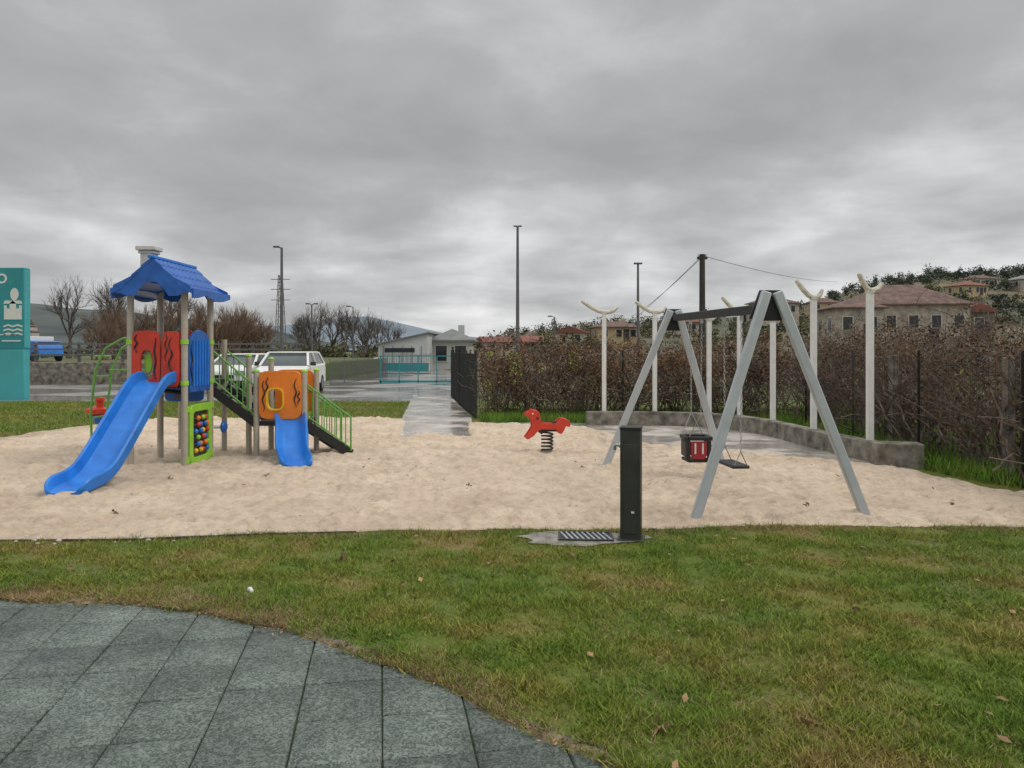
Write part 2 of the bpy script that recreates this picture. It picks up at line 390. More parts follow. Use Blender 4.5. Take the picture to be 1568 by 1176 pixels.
th.p("tap",'steel').ball((-0.09,0,0.78),0.022)
th.p("label",'white',0.001).box((0.02,-0.094,0.24),(0.025,0.004,0.016))
th.p("base_plate",'dgrey',0.003).box((0,0,0.008),(0.22,0.22,0.014))
th.done(R(-14))

# ------------------------------------------------ grass blades
def blades(name,x,y,z,h,w,m,lean=0.6):
    n=len(x); a=rng.uniform(0,2*np.pi,n); dx=np.cos(a)*w/2; dy=np.sin(a)*w/2
    l=rng.uniform(0,lean,n)*h; la=rng.uniform(0,2*np.pi,n)
    V=np.zeros((n,3,3)); V[:,0]=np.stack([x-dx,y-dy,z],1); V[:,1]=np.stack([x+dx,y+dy,z],1)
    V[:,2]=np.stack([x+np.cos(la)*l,y+np.sin(la)*l,z+h],1)
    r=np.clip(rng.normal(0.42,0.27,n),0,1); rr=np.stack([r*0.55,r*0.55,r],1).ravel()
    return npmesh(name,V.reshape(-1,3),np.arange(n*3).reshape(n,3),m,rnd=rr)
n=430000
y=2.3+(7.1-2.3)*rng.random(n)**1.25; x=rng.uniform(-1,1,n)*(y*0.74+0.3)
cl=snoise(x,y,13,14,21)+0.6*snoise(x,y,40,14,22)
k=(y>pathY(x)-0.02+0.03*rng.standard_normal(n))&(y<sandN(x)+0.025*rng.standard_normal(n))&(cl+rng.normal(0,0.8,n)>-1.2)
k&=~(((np.abs(x-0.6)/0.5)**2+(np.abs(y-6.3)/0.22)**2)<1+0.25*snoise(x,y,12,8,61))
x=x[k];y=y[k];cl=cl[k]
h=np.clip(0.02+0.010*cl+rng.uniform(-0.01,0.018,len(x)),0.006,0.065)
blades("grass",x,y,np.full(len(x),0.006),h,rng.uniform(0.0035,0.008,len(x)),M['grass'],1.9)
n=80000
x=rng.uniform(-5,1.6,n); dd=np.abs(rng.normal(0,0.17,n)); y=pathY(x)-0.025+dd
x2=rng.uniform(-6,6,n//2); y2=sandN(x2)-np.abs(rng.normal(0,0.12,n//2))
x=np.concatenate([x,x2]); y=np.concatenate([y,y2]); k=snoise(x,y,4,10,51)+rng.normal(0,.5,len(x))>0.0; x=x[k];y=y[k]
k=~(((np.abs(x-0.6)/0.48)**2+(np.abs(y-6.3)/0.2)**2)<1); x=x[k];y=y[k]
blades("dry_grass",x,y,np.full(len(x),0.008),rng.uniform(0.006,0.026,len(x)),rng.uniform(0.003,0.006,len(x)),M['dry'],2.5)
n=60000
y=2.3+4.6*rng.random(n); x=rng.uniform(-1,1,n)*(y*0.74+0.3)
k=(y>pathY(x))&(y<sandN(x))&(snoise(x,y,1.6,10,52)+0.6*snoise(x,y,9,10,53)+rng.normal(0,.4,n)>0.35)&~(((np.abs(x-0.6)/0.5)**2+(np.abs(y-6.3)/0.22)**2)<1); x=x[k];y=y[k]
blades("dry_grass",x,y,np.full(len(x),0.01),rng.uniform(0.01,0.032,len(x)),rng.uniform(0.003,0.005,len(x)),M['dry'],2.5)
n=80000
x=rng.uniform(-15,-0.9,n); y=rng.uniform(12,23,n)
k=(y>sandF(x)+rng.normal(0,.06,n))&~((x>-3.3)&(x>-2.55-(y-17.5)*0.1))
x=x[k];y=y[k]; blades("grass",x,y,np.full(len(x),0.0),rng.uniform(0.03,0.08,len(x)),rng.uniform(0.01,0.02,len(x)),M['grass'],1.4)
n=110000
x=rng.uniform(5.25,13,n); y=rng.uniform(6.8,19,n); k=(x>np.interp(y,[6.8,8,9,10.4,14,15.3],[8,6.0,5.6,5.35,5.1,5.25]))
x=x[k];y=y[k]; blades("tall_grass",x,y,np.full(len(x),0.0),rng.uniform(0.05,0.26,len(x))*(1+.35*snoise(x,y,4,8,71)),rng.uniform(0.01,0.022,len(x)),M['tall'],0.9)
n=26000
x=rng.uniform(-0.7,5.6,n); y=rng.uniform(16.15,18.5,n)
blades("tall_grass",x,y,np.full(len(x),0.0),rng.uniform(0.05,0.25,len(x)),rng.uniform(0.012,0.02,len(x)),M['tall'],0.9)

def cards(name,c,size,m,flatness=0.0):
    n=len(c); nrm=rng.standard_normal((n,3)); nrm[:,2]+=flatness*3; nrm/=np.linalg.norm(nrm,axis=1)[:,None]
    t=np.cross(nrm,rng.standard_normal((n,3))); t/=np.linalg.norm(t,axis=1)[:,None]; s=np.cross(nrm,t)
    size=size[:,None]
    V=np.stack([c-t*size,c+s*size*0.55+nrm*size*0.15,c+t*size,c-s*size*0.55],1)
    return npmesh(name,V.reshape(-1,3),np.arange(n*4).reshape(n,4),m,rnd=np.repeat(rng.random(n),4))
n=560; x=rng.uniform(-6,7,n); y=2.6+rng.random(n)*10; k=(y>pathY(x)-0.1)&((y<6.6)|(rng.random(n)<0.4))
c=np.stack([x,y,np.where(y<6.6,0.034,0.065)],1)[k]; cards("fallen_leaves",c,rng.uniform(0.008,0.034,k.sum()),M['fleaf'],1.2)
# small curled leaf clumps on the sand and lawn
L_=[]
for (cx,cy,cz) in((-2.73,6.75,.06),(-3.75,7.1,.06),(-0.48,8.4,.06),(-3.0,9.2,.06),(1.35,8.0,.06),(2.9,7.4,.06),(4.4,7.5,.06),(-5.5,7.9,.06),(-4.1,9.0,.06),(0.9,9.8,.06),(1.27,3.18,.03),(0.62,3.12,.03),(2.05,4.5,.03),(-1.25,5.6,.03)):
    L_.append(np.array([cx,cy,cz])+rng.normal(0,.016,(9,3)))
c=np.concatenate(L_); cards("curled_leaves",c,rng.uniform(.014,.032,len(c)),M['fleaf'],0.1)
n=420; x=rng.uniform(-3.5,0.6,n); y=pathY(x)-0.01+rng.normal(0,0.05,n)
cards("leaf_litter",np.stack([x,y,np.full(n,0.014)],1),rng.uniform(0.004,0.016,n),M['fleaf'],1.0)
b=B()
for i in range(70):
    px=random.uniform(-5.5,-1.5) if i<50 else random.uniform(-1,6); py=float(sandN(px))+random.uniform(-0.12,0.1); r_=random.uniform(.008,.026)
    b.ball((px,py,0.02),r_,7,5,(1,random.uniform(.6,1),.6))
mkobj("pebbles",b,M['pinkw'])
b=B(); b.ball((-1.72,4.93,0.025),0.018,8,6,(1,0.8,0.9)); b.ball((-1.705,4.915,0.018),0.014,8,6); mkobj("crumpled_paper",b,M['white'])
b=B()
for i in range(20):
    px=-0.82+random.uniform(0,0.36); py=float(pathY(px))+random.uniform(-0.04,0.07); a=random.uniform(-0.7,0.7); l=random.uniform(.05,.15)
    b.tube([(px,py,0.02),(px+l*.5*math.cos(a),py+l*.5*math.sin(a),0.03),(px+l*math.cos(a+.3),py+l*math.sin(a+.3),0.018)],0.002,4)
mkobj("dry_stalks",b,M['dry'])

# ------------------------------------------------ play structure
pl=Thing("playground_slide_tower")
FL=(-5.08,10.0);FR=(-4.36,10.0);BL=(-5.08,10.85);BR=(-4.36,10.85)
for q in(FL,FR,BL,BR): pl.p("posts",'postg').tube([(q[0],q[1],0),(q[0],q[1],2.42)],0.043,14)
pl.p("deck",'black',0.008).box((-4.72,10.42,1.12),(0.70,0.84,0.07))
pl.p("deck",'black').box((-4.72,11.17,1.12),(0.70,0.64,0.07))
for px in(-5.05,-4.39): pl.p("rear_posts",'postg').tube([(px,11.46,0),(px,11.46,1.75)],0.04,12)
def roof(part,m):
    bb=pl.p(part,m)
    y0,y1=9.78,11.1; xm=-4.7; zt=2.80
    for sg in(-1,1):
        rings=[]
        for iy in range(0,67):
            yy=y0+(y1-y0)*iy/66; rib=0.016*(1 if (iy//3)%2 else 0)
            ring=[]
            prof=[(0,0),(0.13,-0.10),(0.131,-0.118),(0.26,-0.225),(0.261,-0.243),(0.38,-0.34),(0.381,-0.357),(0.46,-0.40),(0.54,-0.43)]
            for dx,dz in prof: ring.append(Vector((xm+sg*dx,yy,zt+dz+rib)))
            for dx,dz in reversed(prof): ring.append(Vector((xm+sg*dx*0.985,yy,zt+dz-0.04)))
            rings.append(ring)
        bb.sweep(rings)
    for yy in(9.80,11.08):
        poly=[(-0.52,-0.45),(-0.5,-0.36),(-0.28,-0.25),(-0.12,-0.11),(0,-0.03),(0.12,-0.11),(0.28,-0.25),(0.5,-0.36),(0.52,-0.45),(0.42,-0.46),(0.33,-0.50),(0.22,-0.50),(0.16,-0.40),(0.08,-0.33),(0,-0.31),(-0.08,-0.33),(-0.16,-0.40),(-0.22,-0.50),(-0.33,-0.50),(-0.42,-0.46)]
        bb.prism(poly,(xm,yy,zt),(1,0,0),(0,0,1),0.03)
    for sg in(-1,1):
        n=25
        top=[(i*1.28/(n-1),0.03) for i in range(n)]; bot=[(i*1.28/(n-1),-0.04-0.06*abs(math.cos(i*math.pi*1.5/(n-1)))**1.2) for i in range(n)]
        bb.prism(top[::-1]+bot,(xm+sg*0.53,9.80,zt-0.43),(0,1,0),(0,0,1),0.025)
roof("roof",'roofblue')
pl.p("ridge_cap",'blue',0.01).beam((-4.7,9.75,2.81),(-4.7,11.13,2.81),0.07,0.04)
pl.p("chimney",'cream',0.01).box((-5.0,10.35,2.78),(0.17,0.17,0.36))
pl.p("chimney",'cream').box((-5.0,10.35,2.985),(0.27,0.25,0.06)); pl.p("chimney",'cream').box((-5.0,10.35,2.93),(0.22,0.2,0.035))
def sup(a,b,p,n=40,ox=0,oy=0):
    o=[]
    for i in range(n):
        t=2*math.pi*i/n; c,s=math.cos(t),math.sin(t)
        o.append((ox+a*math.copysign(abs(c)**p,c),oy+b*math.copysign(abs(s)**p,s)))
    return o
pl.p("red_panel",'red',0.006).ringpanel(sup(0.185,0.39,0.35),sup(0.085,0.2,0.8,ox=0.01,oy=-0.07),(-4.86,9.985,1.46),(1,0,0),(0,0,1),0.045)
pl.p("red_panel",'red').prism(sup(0.115,0.37,0.35),(-4.53,9.985,1.47),(1,0,0),(0,0,1),0.045)
pl.p("red_inner",'red',0.004).prism([(-0.3,0),(0.3,0),(0.3,0.5),(0.18,0.66),(0,0.72),(-0.18,0.66),(-0.3,0.5)],(-4.72,10.84,1.17),(1,0,0),(0,0,1),0.03)
def squig(part,m,x,y,z0,z1,amp,ph=0,r=0.009,axis='x'):
    pts=[]
    for i in range(25):
        t=i/24; o=amp*math.sin(t*13+ph)
        pts.append((x+o,y,z0+(z1-z0)*t) if axis=='x' else (x,y+o,z0+(z1-z0)*t))
    pl.p(part,m).tube(pts,[r*(0.5+math.sin(math.pi*i/24)) for i in range(25)],6)
squig("panel_markings",'black',-4.53,9.958,1.22,1.75,0.022,0)
squig("panel_markings",'black',-4.99,9.958,1.55,1.8,0.015,1); squig("panel_markings",'black',-4.735,9.958,1.2,1.75,0.010,2); squig("panel_markings",'black',-4.59,9.958,1.45,1.8,0.014,3,0.006)
pl.p("green_leaf",'lime').prism(sup(0.05,0.13,0.9),(-4.86,10.04,1.42),(1,0,0),(0,0,1),0.02)
pl.p("blue_panel",'roofblue',0.006).prism([(-0.33,-0.4),(0.33,-0.4),(0.35,0.2),(0.3,0.34),(0.16,0.42),(0,0.45),(-0.16,0.42),(-0.3,0.34),(-0.35,0.2)],(-4.345,10.425,1.42),(0,1,0),(0,0,1),0.04)
for i in range(6): pl.p("blue_panel_ribs",'blue').tube([(-4.32,10.19+i*0.095,1.1),(-4.32,10.19+i*0.095,1.72)],0.018,8)
squig("panel_markings",'black',-4.318,10.13,1.12,1.68,0.02,0,0.008,'y')
for i,zz in enumerate((1.15,1.7)):
    for q in (FL,FR,BR,BL): pl.p("clamps",'lime').tube([(q[0],q[1],zz-0.03),(q[0],q[1],zz+0.03)],0.053,12)
pl.p("bead_board",'lime',0.01).ringpanel(sup(0.36,0.41,0.25),sup(0.26,0.31,0.2),(-4.33,10.42,0.44),(0,1,0),(0,0,1),0.05)
pl.p("bead_board_back",'dgrey').box((-4.345,10.42,0.44),(0.015,0.54,0.64))
for q in((10.02),(10.83)):
    for zz in(0.12,0.8): pl.p("clamps",'lime').tube([(-4.36,q,zz-0.04),(-4.36,q,zz+0.04)],0.058,12)
cols=['yellow','red','blue','orange','lime','red','blue']
for r_ in range(6):
    zz=0.22+r_*0.088
    pl.p("bead_rods",'steel').tube([(-4.315,10.18,zz),(-4.315,10.66,zz)],0.006,6)
    for k_ in range(5):
        c_=cols[(r_*2+k_//2)%len(cols)]
        pl.p("beads_"+c_,c_).ball((-4.305,10.23+k_*0.075+(0.08 if (r_+k_)%3 else 0),zz),0.034,10,6)
pl.p("steering_wheel",'roofblue').ball((-4.2,10.95,0.47),0.09,14,8,(0.5,1,1))
pl.p("steering_axle",'steel').tube([(-4.33,10.9,0.47),(-4.2,10.95,0.47)],0.02)
pl.p("zigzag",'black').tube([(-4.72,10.1,1.05),(-4.5,10.3,1.0),(-4.7,10.5,0.92)],0.03)
pl.p("under_panel",'roofblue',0.005).prism(sup(0.28,0.12,0.4),(-4.72,10.82,0.97),(1,0,0),(0,0,1),0.03)
def slide(part,path,x0,x1,hw,hh,m='blue'):
    sec=[(-hw+0.03,-0.035),(-hw-0.01,0.0),(-hw-0.015,hh-0.02),(-hw+0.005,hh),(-hw+0.03,hh-0.015),(-hw+0.065,0.03),(-hw+0.12,0.0),(0,-0.006),(hw-0.12,0.0),(hw-0.065,0.03),(hw-0.03,hh-0.015),(hw-0.005,hh),(hw+0.015,hh-0.02),(hw+0.01,0.0),(hw-0.03,-0.035)]
    pts=[Vector((0,p[0],p[1])) for p in path]; out=[]
    for i in range(len(pts)-1):
        p0=pts[max(i-1,0)];p1=pts[i];p2=pts[i+1];p3=pts[min(i+2,len(pts)-1)]
        for s_ in range(6):
            t=s_/6; out.append(0.5*((2*p1)+(-p0+p2)*t+(2*p0-5*p1+4*p2-p3)*t*t+(-p0+3*p1-3*p2+p3)*t**3))
    out.append(pts[-1]); n=len(out); rings=[]
    for i,p in enumerate(out):
        f=i/(n-1); xc=x0+(x1-x0)*f
        e=max(0,(f-0.88)/0.12); wsc=1-0.22*e*e; hs=1-0.75*e*e
        d=(out[min(i+1,n-1)]-out[max(i-1,0)]).normalized(); nn=Vector((0,d.z,-d.y))
        if nn.z<0: nn=-nn
        rings.append([Vector((xc+sx*wsc,p.y,p.z))+nn*(sz*hs if sz>0 else sz) for sx,sz in sec])
    pl.p(part,m).sweep(rings)
slide("long_slide",[(10.0,1.17),(9.8,1.15),(9.62,1.03),(9.2,0.68),(8.85,0.38),(8.62,0.2),(8.42,0.12),(8.2,0.09),(8.02,0.06)],-4.69,-4.80,0.23,0.14)
pl.p("slide_feet",'roofblue').box((-4.79,8.25,0.035),(0.3,0.12,0.07))
slide("short_slide",[(10.95,0.58),(10.82,0.56),(10.65,0.43),(10.42,0.24),(10.25,0.13),(10.08,0.09),(9.93,0.055)],-3.25,-2.84,0.215,0.11)
LF=(-3.72,10.93);LR=(-3.02,10.93);LB=(-3.72,11.6);LC=(-3.02,11.6);LX=(-3.96,11.3)
for q,h_ in((LF,1.28),(LR,1.28),(LB,1.45),(LC,1.28),(LX,1.5)):
    pl.p("posts",'postg').tube([(q[0],q[1],0),(q[0],q[1],h_)],0.042,14)
    pl.p("post_caps",'lime').ball((q[0],q[1],h_),0.048,12,6,(1,1,0.7))
pl.p("low_deck",'black',0.006).box((-3.37,11.26,0.52),(0.68,0.66,0.07))
pl.p("orange_panel",'orange',0.006).ringpanel(sup(0.31,0.35,0.3),sup(0.115,0.15,0.6,ox=-0.07,oy=-0.06),(-3.36,10.90,0.94),(1,0,0),(0,0,1),0.045)
pl.p("orange_back_panel",'orange',0.005).ringpanel(sup(0.3,0.33,0.3),sup(0.13,0.15,0.6,ox=.02),(-3.36,11.6,0.96),(1,0,0),(0,0,1),0.03)
pl.p("window_rim",'yellow').ringpanel(sup(0.13,0.165,0.6,ox=-0.07,oy=-0.06),sup(0.11,0.145,0.6,ox=-0.07,oy=-0.06),(-3.36,10.895,0.94),(1,0,0),(0,0,1),0.07)
for x_,z0,z1,ph in((-3.6,0.7,1.15,0),(-3.55,0.95,1.2,2),(-3.14,0.75,1.18,1),(-3.09,0.8,1.0,3)): squig("panel_markings",'black',x_,10.875,z0,z1,0.014,ph,0.008)
def rail(p,q,h,n,part="green_railing"):
    p=Vector(p);q=Vector(q);up=Vector((0,0,h))
    pl.p(part,'green').tube([p+Vector((0,0,0.06)),p+up,q+up,q+Vector((0,0,0.06))],0.016,8)
    pl.p(part,'green').tube([p+Vector((0,0,0.1)),q+Vector((0,0,0.1))],0.012,6)
    for i in range(1,n):
        a=p.lerp(q,i/n); pl.p(part,'green').tube([a+Vector((0,0,0.08)),a+up],0.009,6)
def stair(p,q,w,n):
    p=Vector(p);q=Vector(q);w=Vector(w)
    for s_ in(0,1): pl.p("stair_stringers",'black',0.004).beam(p+w*s_,q+w*s_,0.04,0.13)
    for i in range(n):
        a=p.lerp(q,(i+0.5)/n)+w*0.5; d=(q-p); ang_=math.atan2(d.y,d.x)
        pl.p("stair_treads",'dgrey').box((a.x,a.y,a.z+0.03),(d.xy.length/n*0.9,w.length-0.04,0.03),ang_)
stair((-4.36,10.9,1.02),(-3.72,10.98,0.5),(0,0.55,0),5)
rail((-4.33,10.9,1.05),(-3.76,10.96,0.55),0.52,7); rail((-4.33,11.45,1.05),(-3.76,11.5,0.55),0.52,7)
stair((-3.0,10.97,0.5),(-2.42,11.3,0.03),(-0.27,0.5,0),5)
rail((-2.98,10.95,0.52),(-2.42,11.28,0.02),0.56,8); rail((-3.22,11.5,0.52),(-2.68,11.8,0.02),0.56,8)
for dy in(0,0.45):
    pl.p("arched_climber",'green').tube([(-6.15,11.0+dy,0),(-6.17,11.0+dy,0.7),(-6.1,11.0+dy,1.3),(-5.95,11.0+dy,1.62),(-5.7,11.0+dy,1.76),(-5.3,11.0+dy,1.78),(-5.08,11.0+dy,1.76)],0.018,8)
for zz in(0.3,0.6,0.9,1.2,1.5): pl.p("arched_climber",'green').tube([(-6.14+0.05*max(0,zz-1.1),11.0,zz),(-6.14+0.05*max(0,zz-1.1),11.45,zz)],0.014,8)
pl.p("arched_climber",'green').tube([(-5.9,11.0,1.3),(-5.1,11.0,1.3)],0.014,8)
pl.done()

sp=Thing("red_spinner_seat",(-6.42,11.7,0))
sp.p("pole",'galv').tube([(0,0,0),(0,0,0.62)],0.035,12)
sp.p("seat",'red').tube([(0,0,0.58),(0,0,0.62),(0,0,0.68),(0,0,0.7)],[0.1,0.2,0.2,0.08],16)
for i in range(3):
    a=i*2.094+0.3; sp.p("seat",'red').ball((0.16*math.cos(a),0.16*math.sin(a),0.66),0.09,12,7,(1,1,0.6))
sp.p("handle",'red').tube([(0,0,0.68),(0,0,0.8)],0.05,12); sp.p("handle",'red').ball((0,0,0.82),0.07)
sp.p("skirt",'roofblue').tube([(0,0,0.45),(0,0,0.58)],[0.07,0.13],14)
sp.done()

sr=Thing("spring_rider",(0.54,11.5,0))
pts=[]
for i in range(120):
    t=i/119; a=t*2*math.pi*5.5; pts.append((0.085*math.cos(a),0.085*math.sin(a),0.04+t*0.29))
sr.p("spring",'dgrey').tube(pts,0.014,7)
sr.p("base_plate",'steel').tube([(0,0,0.02),(0,0,0.05)],0.13,16)
sr.p("seat",'black',0.01).box((0.0,0,0.44),(0.26,0.2,0.035)); sr.p("seat",'black').box((0.12,0,0.475),(0.03,0.2,0.06))
sr.p("under_frame",'dgrey').box((0,0,0.36),(0.26,0.1,0.03))
sil=[(-0.35,0.60),(-0.33,0.645),(-0.27,0.665),(-0.255,0.70),(-0.225,0.68),(-0.17,0.675),(-0.13,0.63),(-0.12,0.55),(-0.1,0.48),(0.1,0.47),(0.15,0.50),(0.19,0.545),(0.25,0.55),(0.32,0.52),(0.345,0.46),(0.33,0.42),(0.27,0.43),(0.24,0.36),(0.2,0.31),(0.15,0.33),(0.13,0.38),(-0.1,0.385),(-0.16,0.36),(-0.22,0.29),(-0.31,0.235),(-0.355,0.26),(-0.3,0.33),(-0.245,0.42),(-0.25,0.52),(-0.275,0.565),(-0.31,0.57)]
for dy in(-0.1,0.1): sr.p("horse_side_panel",'red',0.006).prism(sil,(0,dy,0),(1,0,0),(0,0,1),0.025)
sr.p("handlebar",'black').tube([(-0.17,-0.2,0.56),(-0.17,0.2,0.56)],0.015,8)
sr.p("footrest",'black').tube([(-0.12,-0.22,0.34),(-0.12,0.22,0.34)],0.015,8)
sr.p("eye",'white').ball((-0.24,-0.115,0.625),0.014,8,5)
sr.done(R(6))

# ------------------------------------------------ swing set
sw=Thing("swing_set")
A1=Vector((2.44,7.05,2.14)); A2=Vector((2.16,10.0,2.12))
def aframe(A,l,r):
    for f,dx in((l,-0.05),(r,0.05)):
        sw.p("legs",'galv',0.012).beam((A.x+dx,A.y,A.z),(f[0],f[1],-0.02),0.09,0.07,up=(0,1,0))
        sw.p("foot_plates",'dgrey').box((f[0],f[1],0.02),(0.12,0.12,0.02))
    sw.p("apex_bracket",'black',0.005).prism([(-0.1,0.02),(0.1,0.02),(0.2,-0.25),(0.08,-0.27),(-0.08,-0.27),(-0.2,-0.25)],(A.x,A.y+0.05,A.z),(1,0,0),(0,0,1),0.03)
aframe(A1,(1.665,6.9),(3.34,7.05)); aframe(A2,(1.23,10.05),(2.86,10.15))
bz=1.99
p1=Vector((2.435,7.1,bz)); p2=Vector((2.165,9.96,bz+0.03)); sw.p("crossbar",'black',0.01).beam(p1,p2,0.08,0.09)
dirb=(p2-p1).normalized()
def chain(a,b_,part):
    a=Vector(a);b_=Vector(b_); L_=(b_-a).length; n=int(L_/0.045)
    d=(b_-a).normalized(); s1=d.orthogonal().normalized(); s2=d.cross(s1)
    for i in range(n):
        c=a.lerp(b_,(i+0.5)/n); w=s1 if i%2 else s2
        pts=[c+d*0.026*math.cos(t)+w*0.011*math.sin(t) for t in [k*math.pi/3 for k in range(7)]]
        sw.p(part,'steel').tube(pts,0.0035,4,cap=False)
def bp(y): return p1.lerp(p2,(y-7.1)/2.86)
c=bp(8.0); z=0.38
for s_ in(-1,1):
    top=bp(8.0+s_*0.24); sw.p("hangers",'steel').tube([top-Vector((0,0,0.04)),top-Vector((0,0,0.1))],0.02,8)
    chain(top-Vector((0,0,0.09)),Vector((c.x,c.y,z+0.16))+dirb*s_*0.22,"chains")
    e=Vector((c.x,c.y,z))+dirb*s_*0.22
    for q in(-0.07,0.07): sw.p("chains",'steel').tube([Vector((c.x,c.y,z+0.16))+dirb*s_*0.22,e+Vector((q,0,0.01))],0.005,5)
ang_=math.atan2(dirb.y,dirb.x)
sw.p("flat_seat",'black',0.012).box((c.x,c.y,z),(0.46,0.19,0.035),ang_)
c=bp(9.15); z=0.26
for s_ in(-1,1):
    top=bp(9.15+s_*0.2); sw.p("hangers",'steel').tube([top-Vector((0,0,0.04)),top-Vector((0,0,0.1))],0.02,8)
    jn=Vector((c.x,c.y,z+0.56))+dirb*s_*0.17
    chain(top-Vector((0,0,0.09)),jn,"chains")
    for q in(-0.13,0.13): sw.p("chains",'steel').tube([jn,Vector((c.x+q,c.y,z+0.28))+dirb*s_*0.13],0.006,5)
cs=sw.p("cradle_seat",'black',0.012)
cs.box((c.x,c.y,z),(0.27,0.28,0.04),ang_)
for q in(-1,1):
    cs.box((c.x+q*0.145,c.y,z+0.27),(0.045,0.30,0.05)); cs.box((c.x+q*0.14,c.y,z+0.14),(0.03,0.26,0.2))
    cs.box((c.x,c.y+q*0.14,z+0.27),(0.25,0.045,0.05))
for q in(-1,1):
    sw.p("cradle_side_shells",'black',0.012).box((c.x+q*0.125,c.y-0.135,z+0.13),(0.05,0.04,0.26))
sw.p("cradle_panel",'dred',0.01).prism([(-0.07,0.02),(0.07,0.02),(0.1,0.08),(0.1,0.235),(-0.1,0.235),(-0.1,0.08)],(c.x,c.y-0.14,z),(1,0,0),(0,0,1),0.02)
for dx in(-0.045,0.045): sw.p("cradle_straps",'cream',0.004).box((c.x+dx,c.y-0.154,z+0.15),(0.022,0.012,0.13))
sw.done()

# ------------------------------------------------ low wall with white posts
wp=[(1.55,15.75),(2.4,15.73),(3.2,15.65),(3.8,15.45),(4.25,15.1),(4.55,14.6),(4.72,14.0),(4.82,13.2),(4.9,12.2),(5.0,11.3),(5.15,10.45)]
b=B(); rings=[]
for i,p in enumerate(wp):
    a_=Vector((*wp[max(i-1,0)],0)); c_=Vector((*wp[min(i+1,len(wp)-1)],0)); d=(c_-a_).normalized(); nn=Vector((-d.y,d.x,0)); q=Vector((*p,0))
    rings.append([q-nn*0.11,q+nn*0.11,q+nn*0.11+Vector((0,0,.3)),q-nn*0.11+Vector((0,0,.3))])
b.sweep(rings); b.box((5.25,10.25,0.155),(0.6,0.34,0.35),R(-12))
mkobj("low_concrete_wall",b,M['wall'],bevel=0.012)
posts=[((1.93,15.74),2.36,.48,.25,.6),((2.98,15.68),2.36,.41,.23,.6),((4.02,15.32),2.2,.12,.1,1),((4.47,14.75),2.32,.36,.3,.5),((4.76,13.7),2.12,.06,.05,1),((4.9,12.2),2.42,.30,.3,.5),((5.1,10.7),2.42,.17,.26,1.1)]
for (q,h_,L_,zu,tl) in posts:
    t=Thing("white_shade_post",(q[0],q[1],0.28))
    t.p("post",'white',0.006).box((0,0,(h_-0.28)/2),(0.085,0.085,h_-0.28))
    t.p("post_foot",'wall').box((0,0,0.015),(0.17,0.17,0.03))
    d=Vector((-1,-0.12,0)).normalized(); H=h_-0.28
    pts=[Vector((0,0,H))+d*s_*L_+Vector((0,0,z_*zu)) for s_,z_ in((1.0,1.0),(0.85,0.82),(0.6,0.5),(0.3,0.2),(0,0.06),(-0.3*tl,0.07),(-0.7*tl,0.2),(-1.0*tl,0.5))]
    t.p("curved_arm",'dwhite').tube(pts,[0.03,0.038,0.042,0.042,0.045,0.045,0.04,0.028],8)
    t.p("bracket",'dwhite').box((0,0,H+0.01),(0.1,0.1,0.05))
    t.done()

# ------------------------------------------------ vines + fence
def vines(name,line,h,thick,per_m,leaf_m,hvar=0.3,leafs=0.03,zlow=0.25,beta=(2.2,1.5)):
    b=B(); L=[]
    line=[Vector((*p,0)) for p in line]
    def topf(x,y): return h*(1+hvar*(0.5*np.sin(x*2.1+y*1.3)+0.5*np.sin(x*5.3-y*3.7)+.5*np.sin(x*1.1+y*7.9))*0.5)
    for i in range(len(line)-1):
        p,q=line[i],line[i+1]; ln=(q-p).length; d=(q-p).normalized(); nn=Vector((-d.y,d.x,0))
        for k in range(int(ln*per_m)):
            a=p.lerp(q,random.random())+nn*random.gauss(0,thick*0.35)
            top=float(topf(a.x,a.y))
            r=random.random()
            if r<0.16: z=0; v=Vector((random.gauss(0,.15),random.gauss(0,.15),1)); rad=random.uniform(.006,.022); n=8
            else: z=random.uniform(zlow,top*0.97) if r<.8 else random.uniform(zlow*1.5,top*1.1); v=Vector((random.gauss(0,.7),random.gauss(0,.5),random.gauss(0.15,.7))); rad=random.uniform(.0025,.007); n=6
            pts=[]; cur=Vector((a.x,a.y,z)); st=top/8 if r<0.16 else random.uniform(0.06,0.13)
            for s_ in range(n):
                pts.append(cur.copy()); v=v+Vector((random.gauss(0,.35),random.gauss(0,.35),random.gauss(0,.25)-(0.12 if cur.z>top else 0)))
                v.normalize(); cur=cur+v*st
                if cur.z<0.05: break
            if len(pts)>2: b.tube(pts,[rad*(1-0.6*s_/len(pts)) for s_ in range(len(pts))],3,cap=False)
        n=int(ln*leaf_m)
        t=rng.random(n); c=np.zeros((n,3)); c[:,0]=p.x+(q.x-p.x)*t; c[:,1]=p.y+(q.y-p.y)*t
        o=rng.normal(0,thick*0.35,n); c[:,0]+=nn.x*o; c[:,1]+=nn.y*o
        zz=zlow*.6+rng.beta(beta[0],beta[1],n)*(topf(c[:,0],c[:,1])*1.04-zlow*.6); c[:,2]=zz+0.05
        dens=snoise(c[:,0]+c[:,1],c[:,2]*1.5,5,12,11)+rng.normal(0,.6,n)
        L.append(c[dens>0.1])
    e=bpy.data.objects.new(name,None); COL.objects.link(e)
    o=mkobj("vine_stems",b,M['vine'],smooth=False); o.parent=e
    c=np.concatenate(L); o=cards("vine_leaves",c,rng.uniform(leafs*0.6,leafs*1.5,len(c)),M['vleaf']); o.parent=e
    return e
vines("vine_hedge",[(-0.75,17.6),(2.5,17.2),(5.9,16.6)],1.58,0.7,300,3400)
vines("vine_hedge",[(6.3,16.3),(6.45,13),(6.35,10.8),(6.35,8.6),(6.5,6.2)],1.82,0.55,260,1500,leafs=0.026,zlow=0.5,beta=(1.8,1.5))
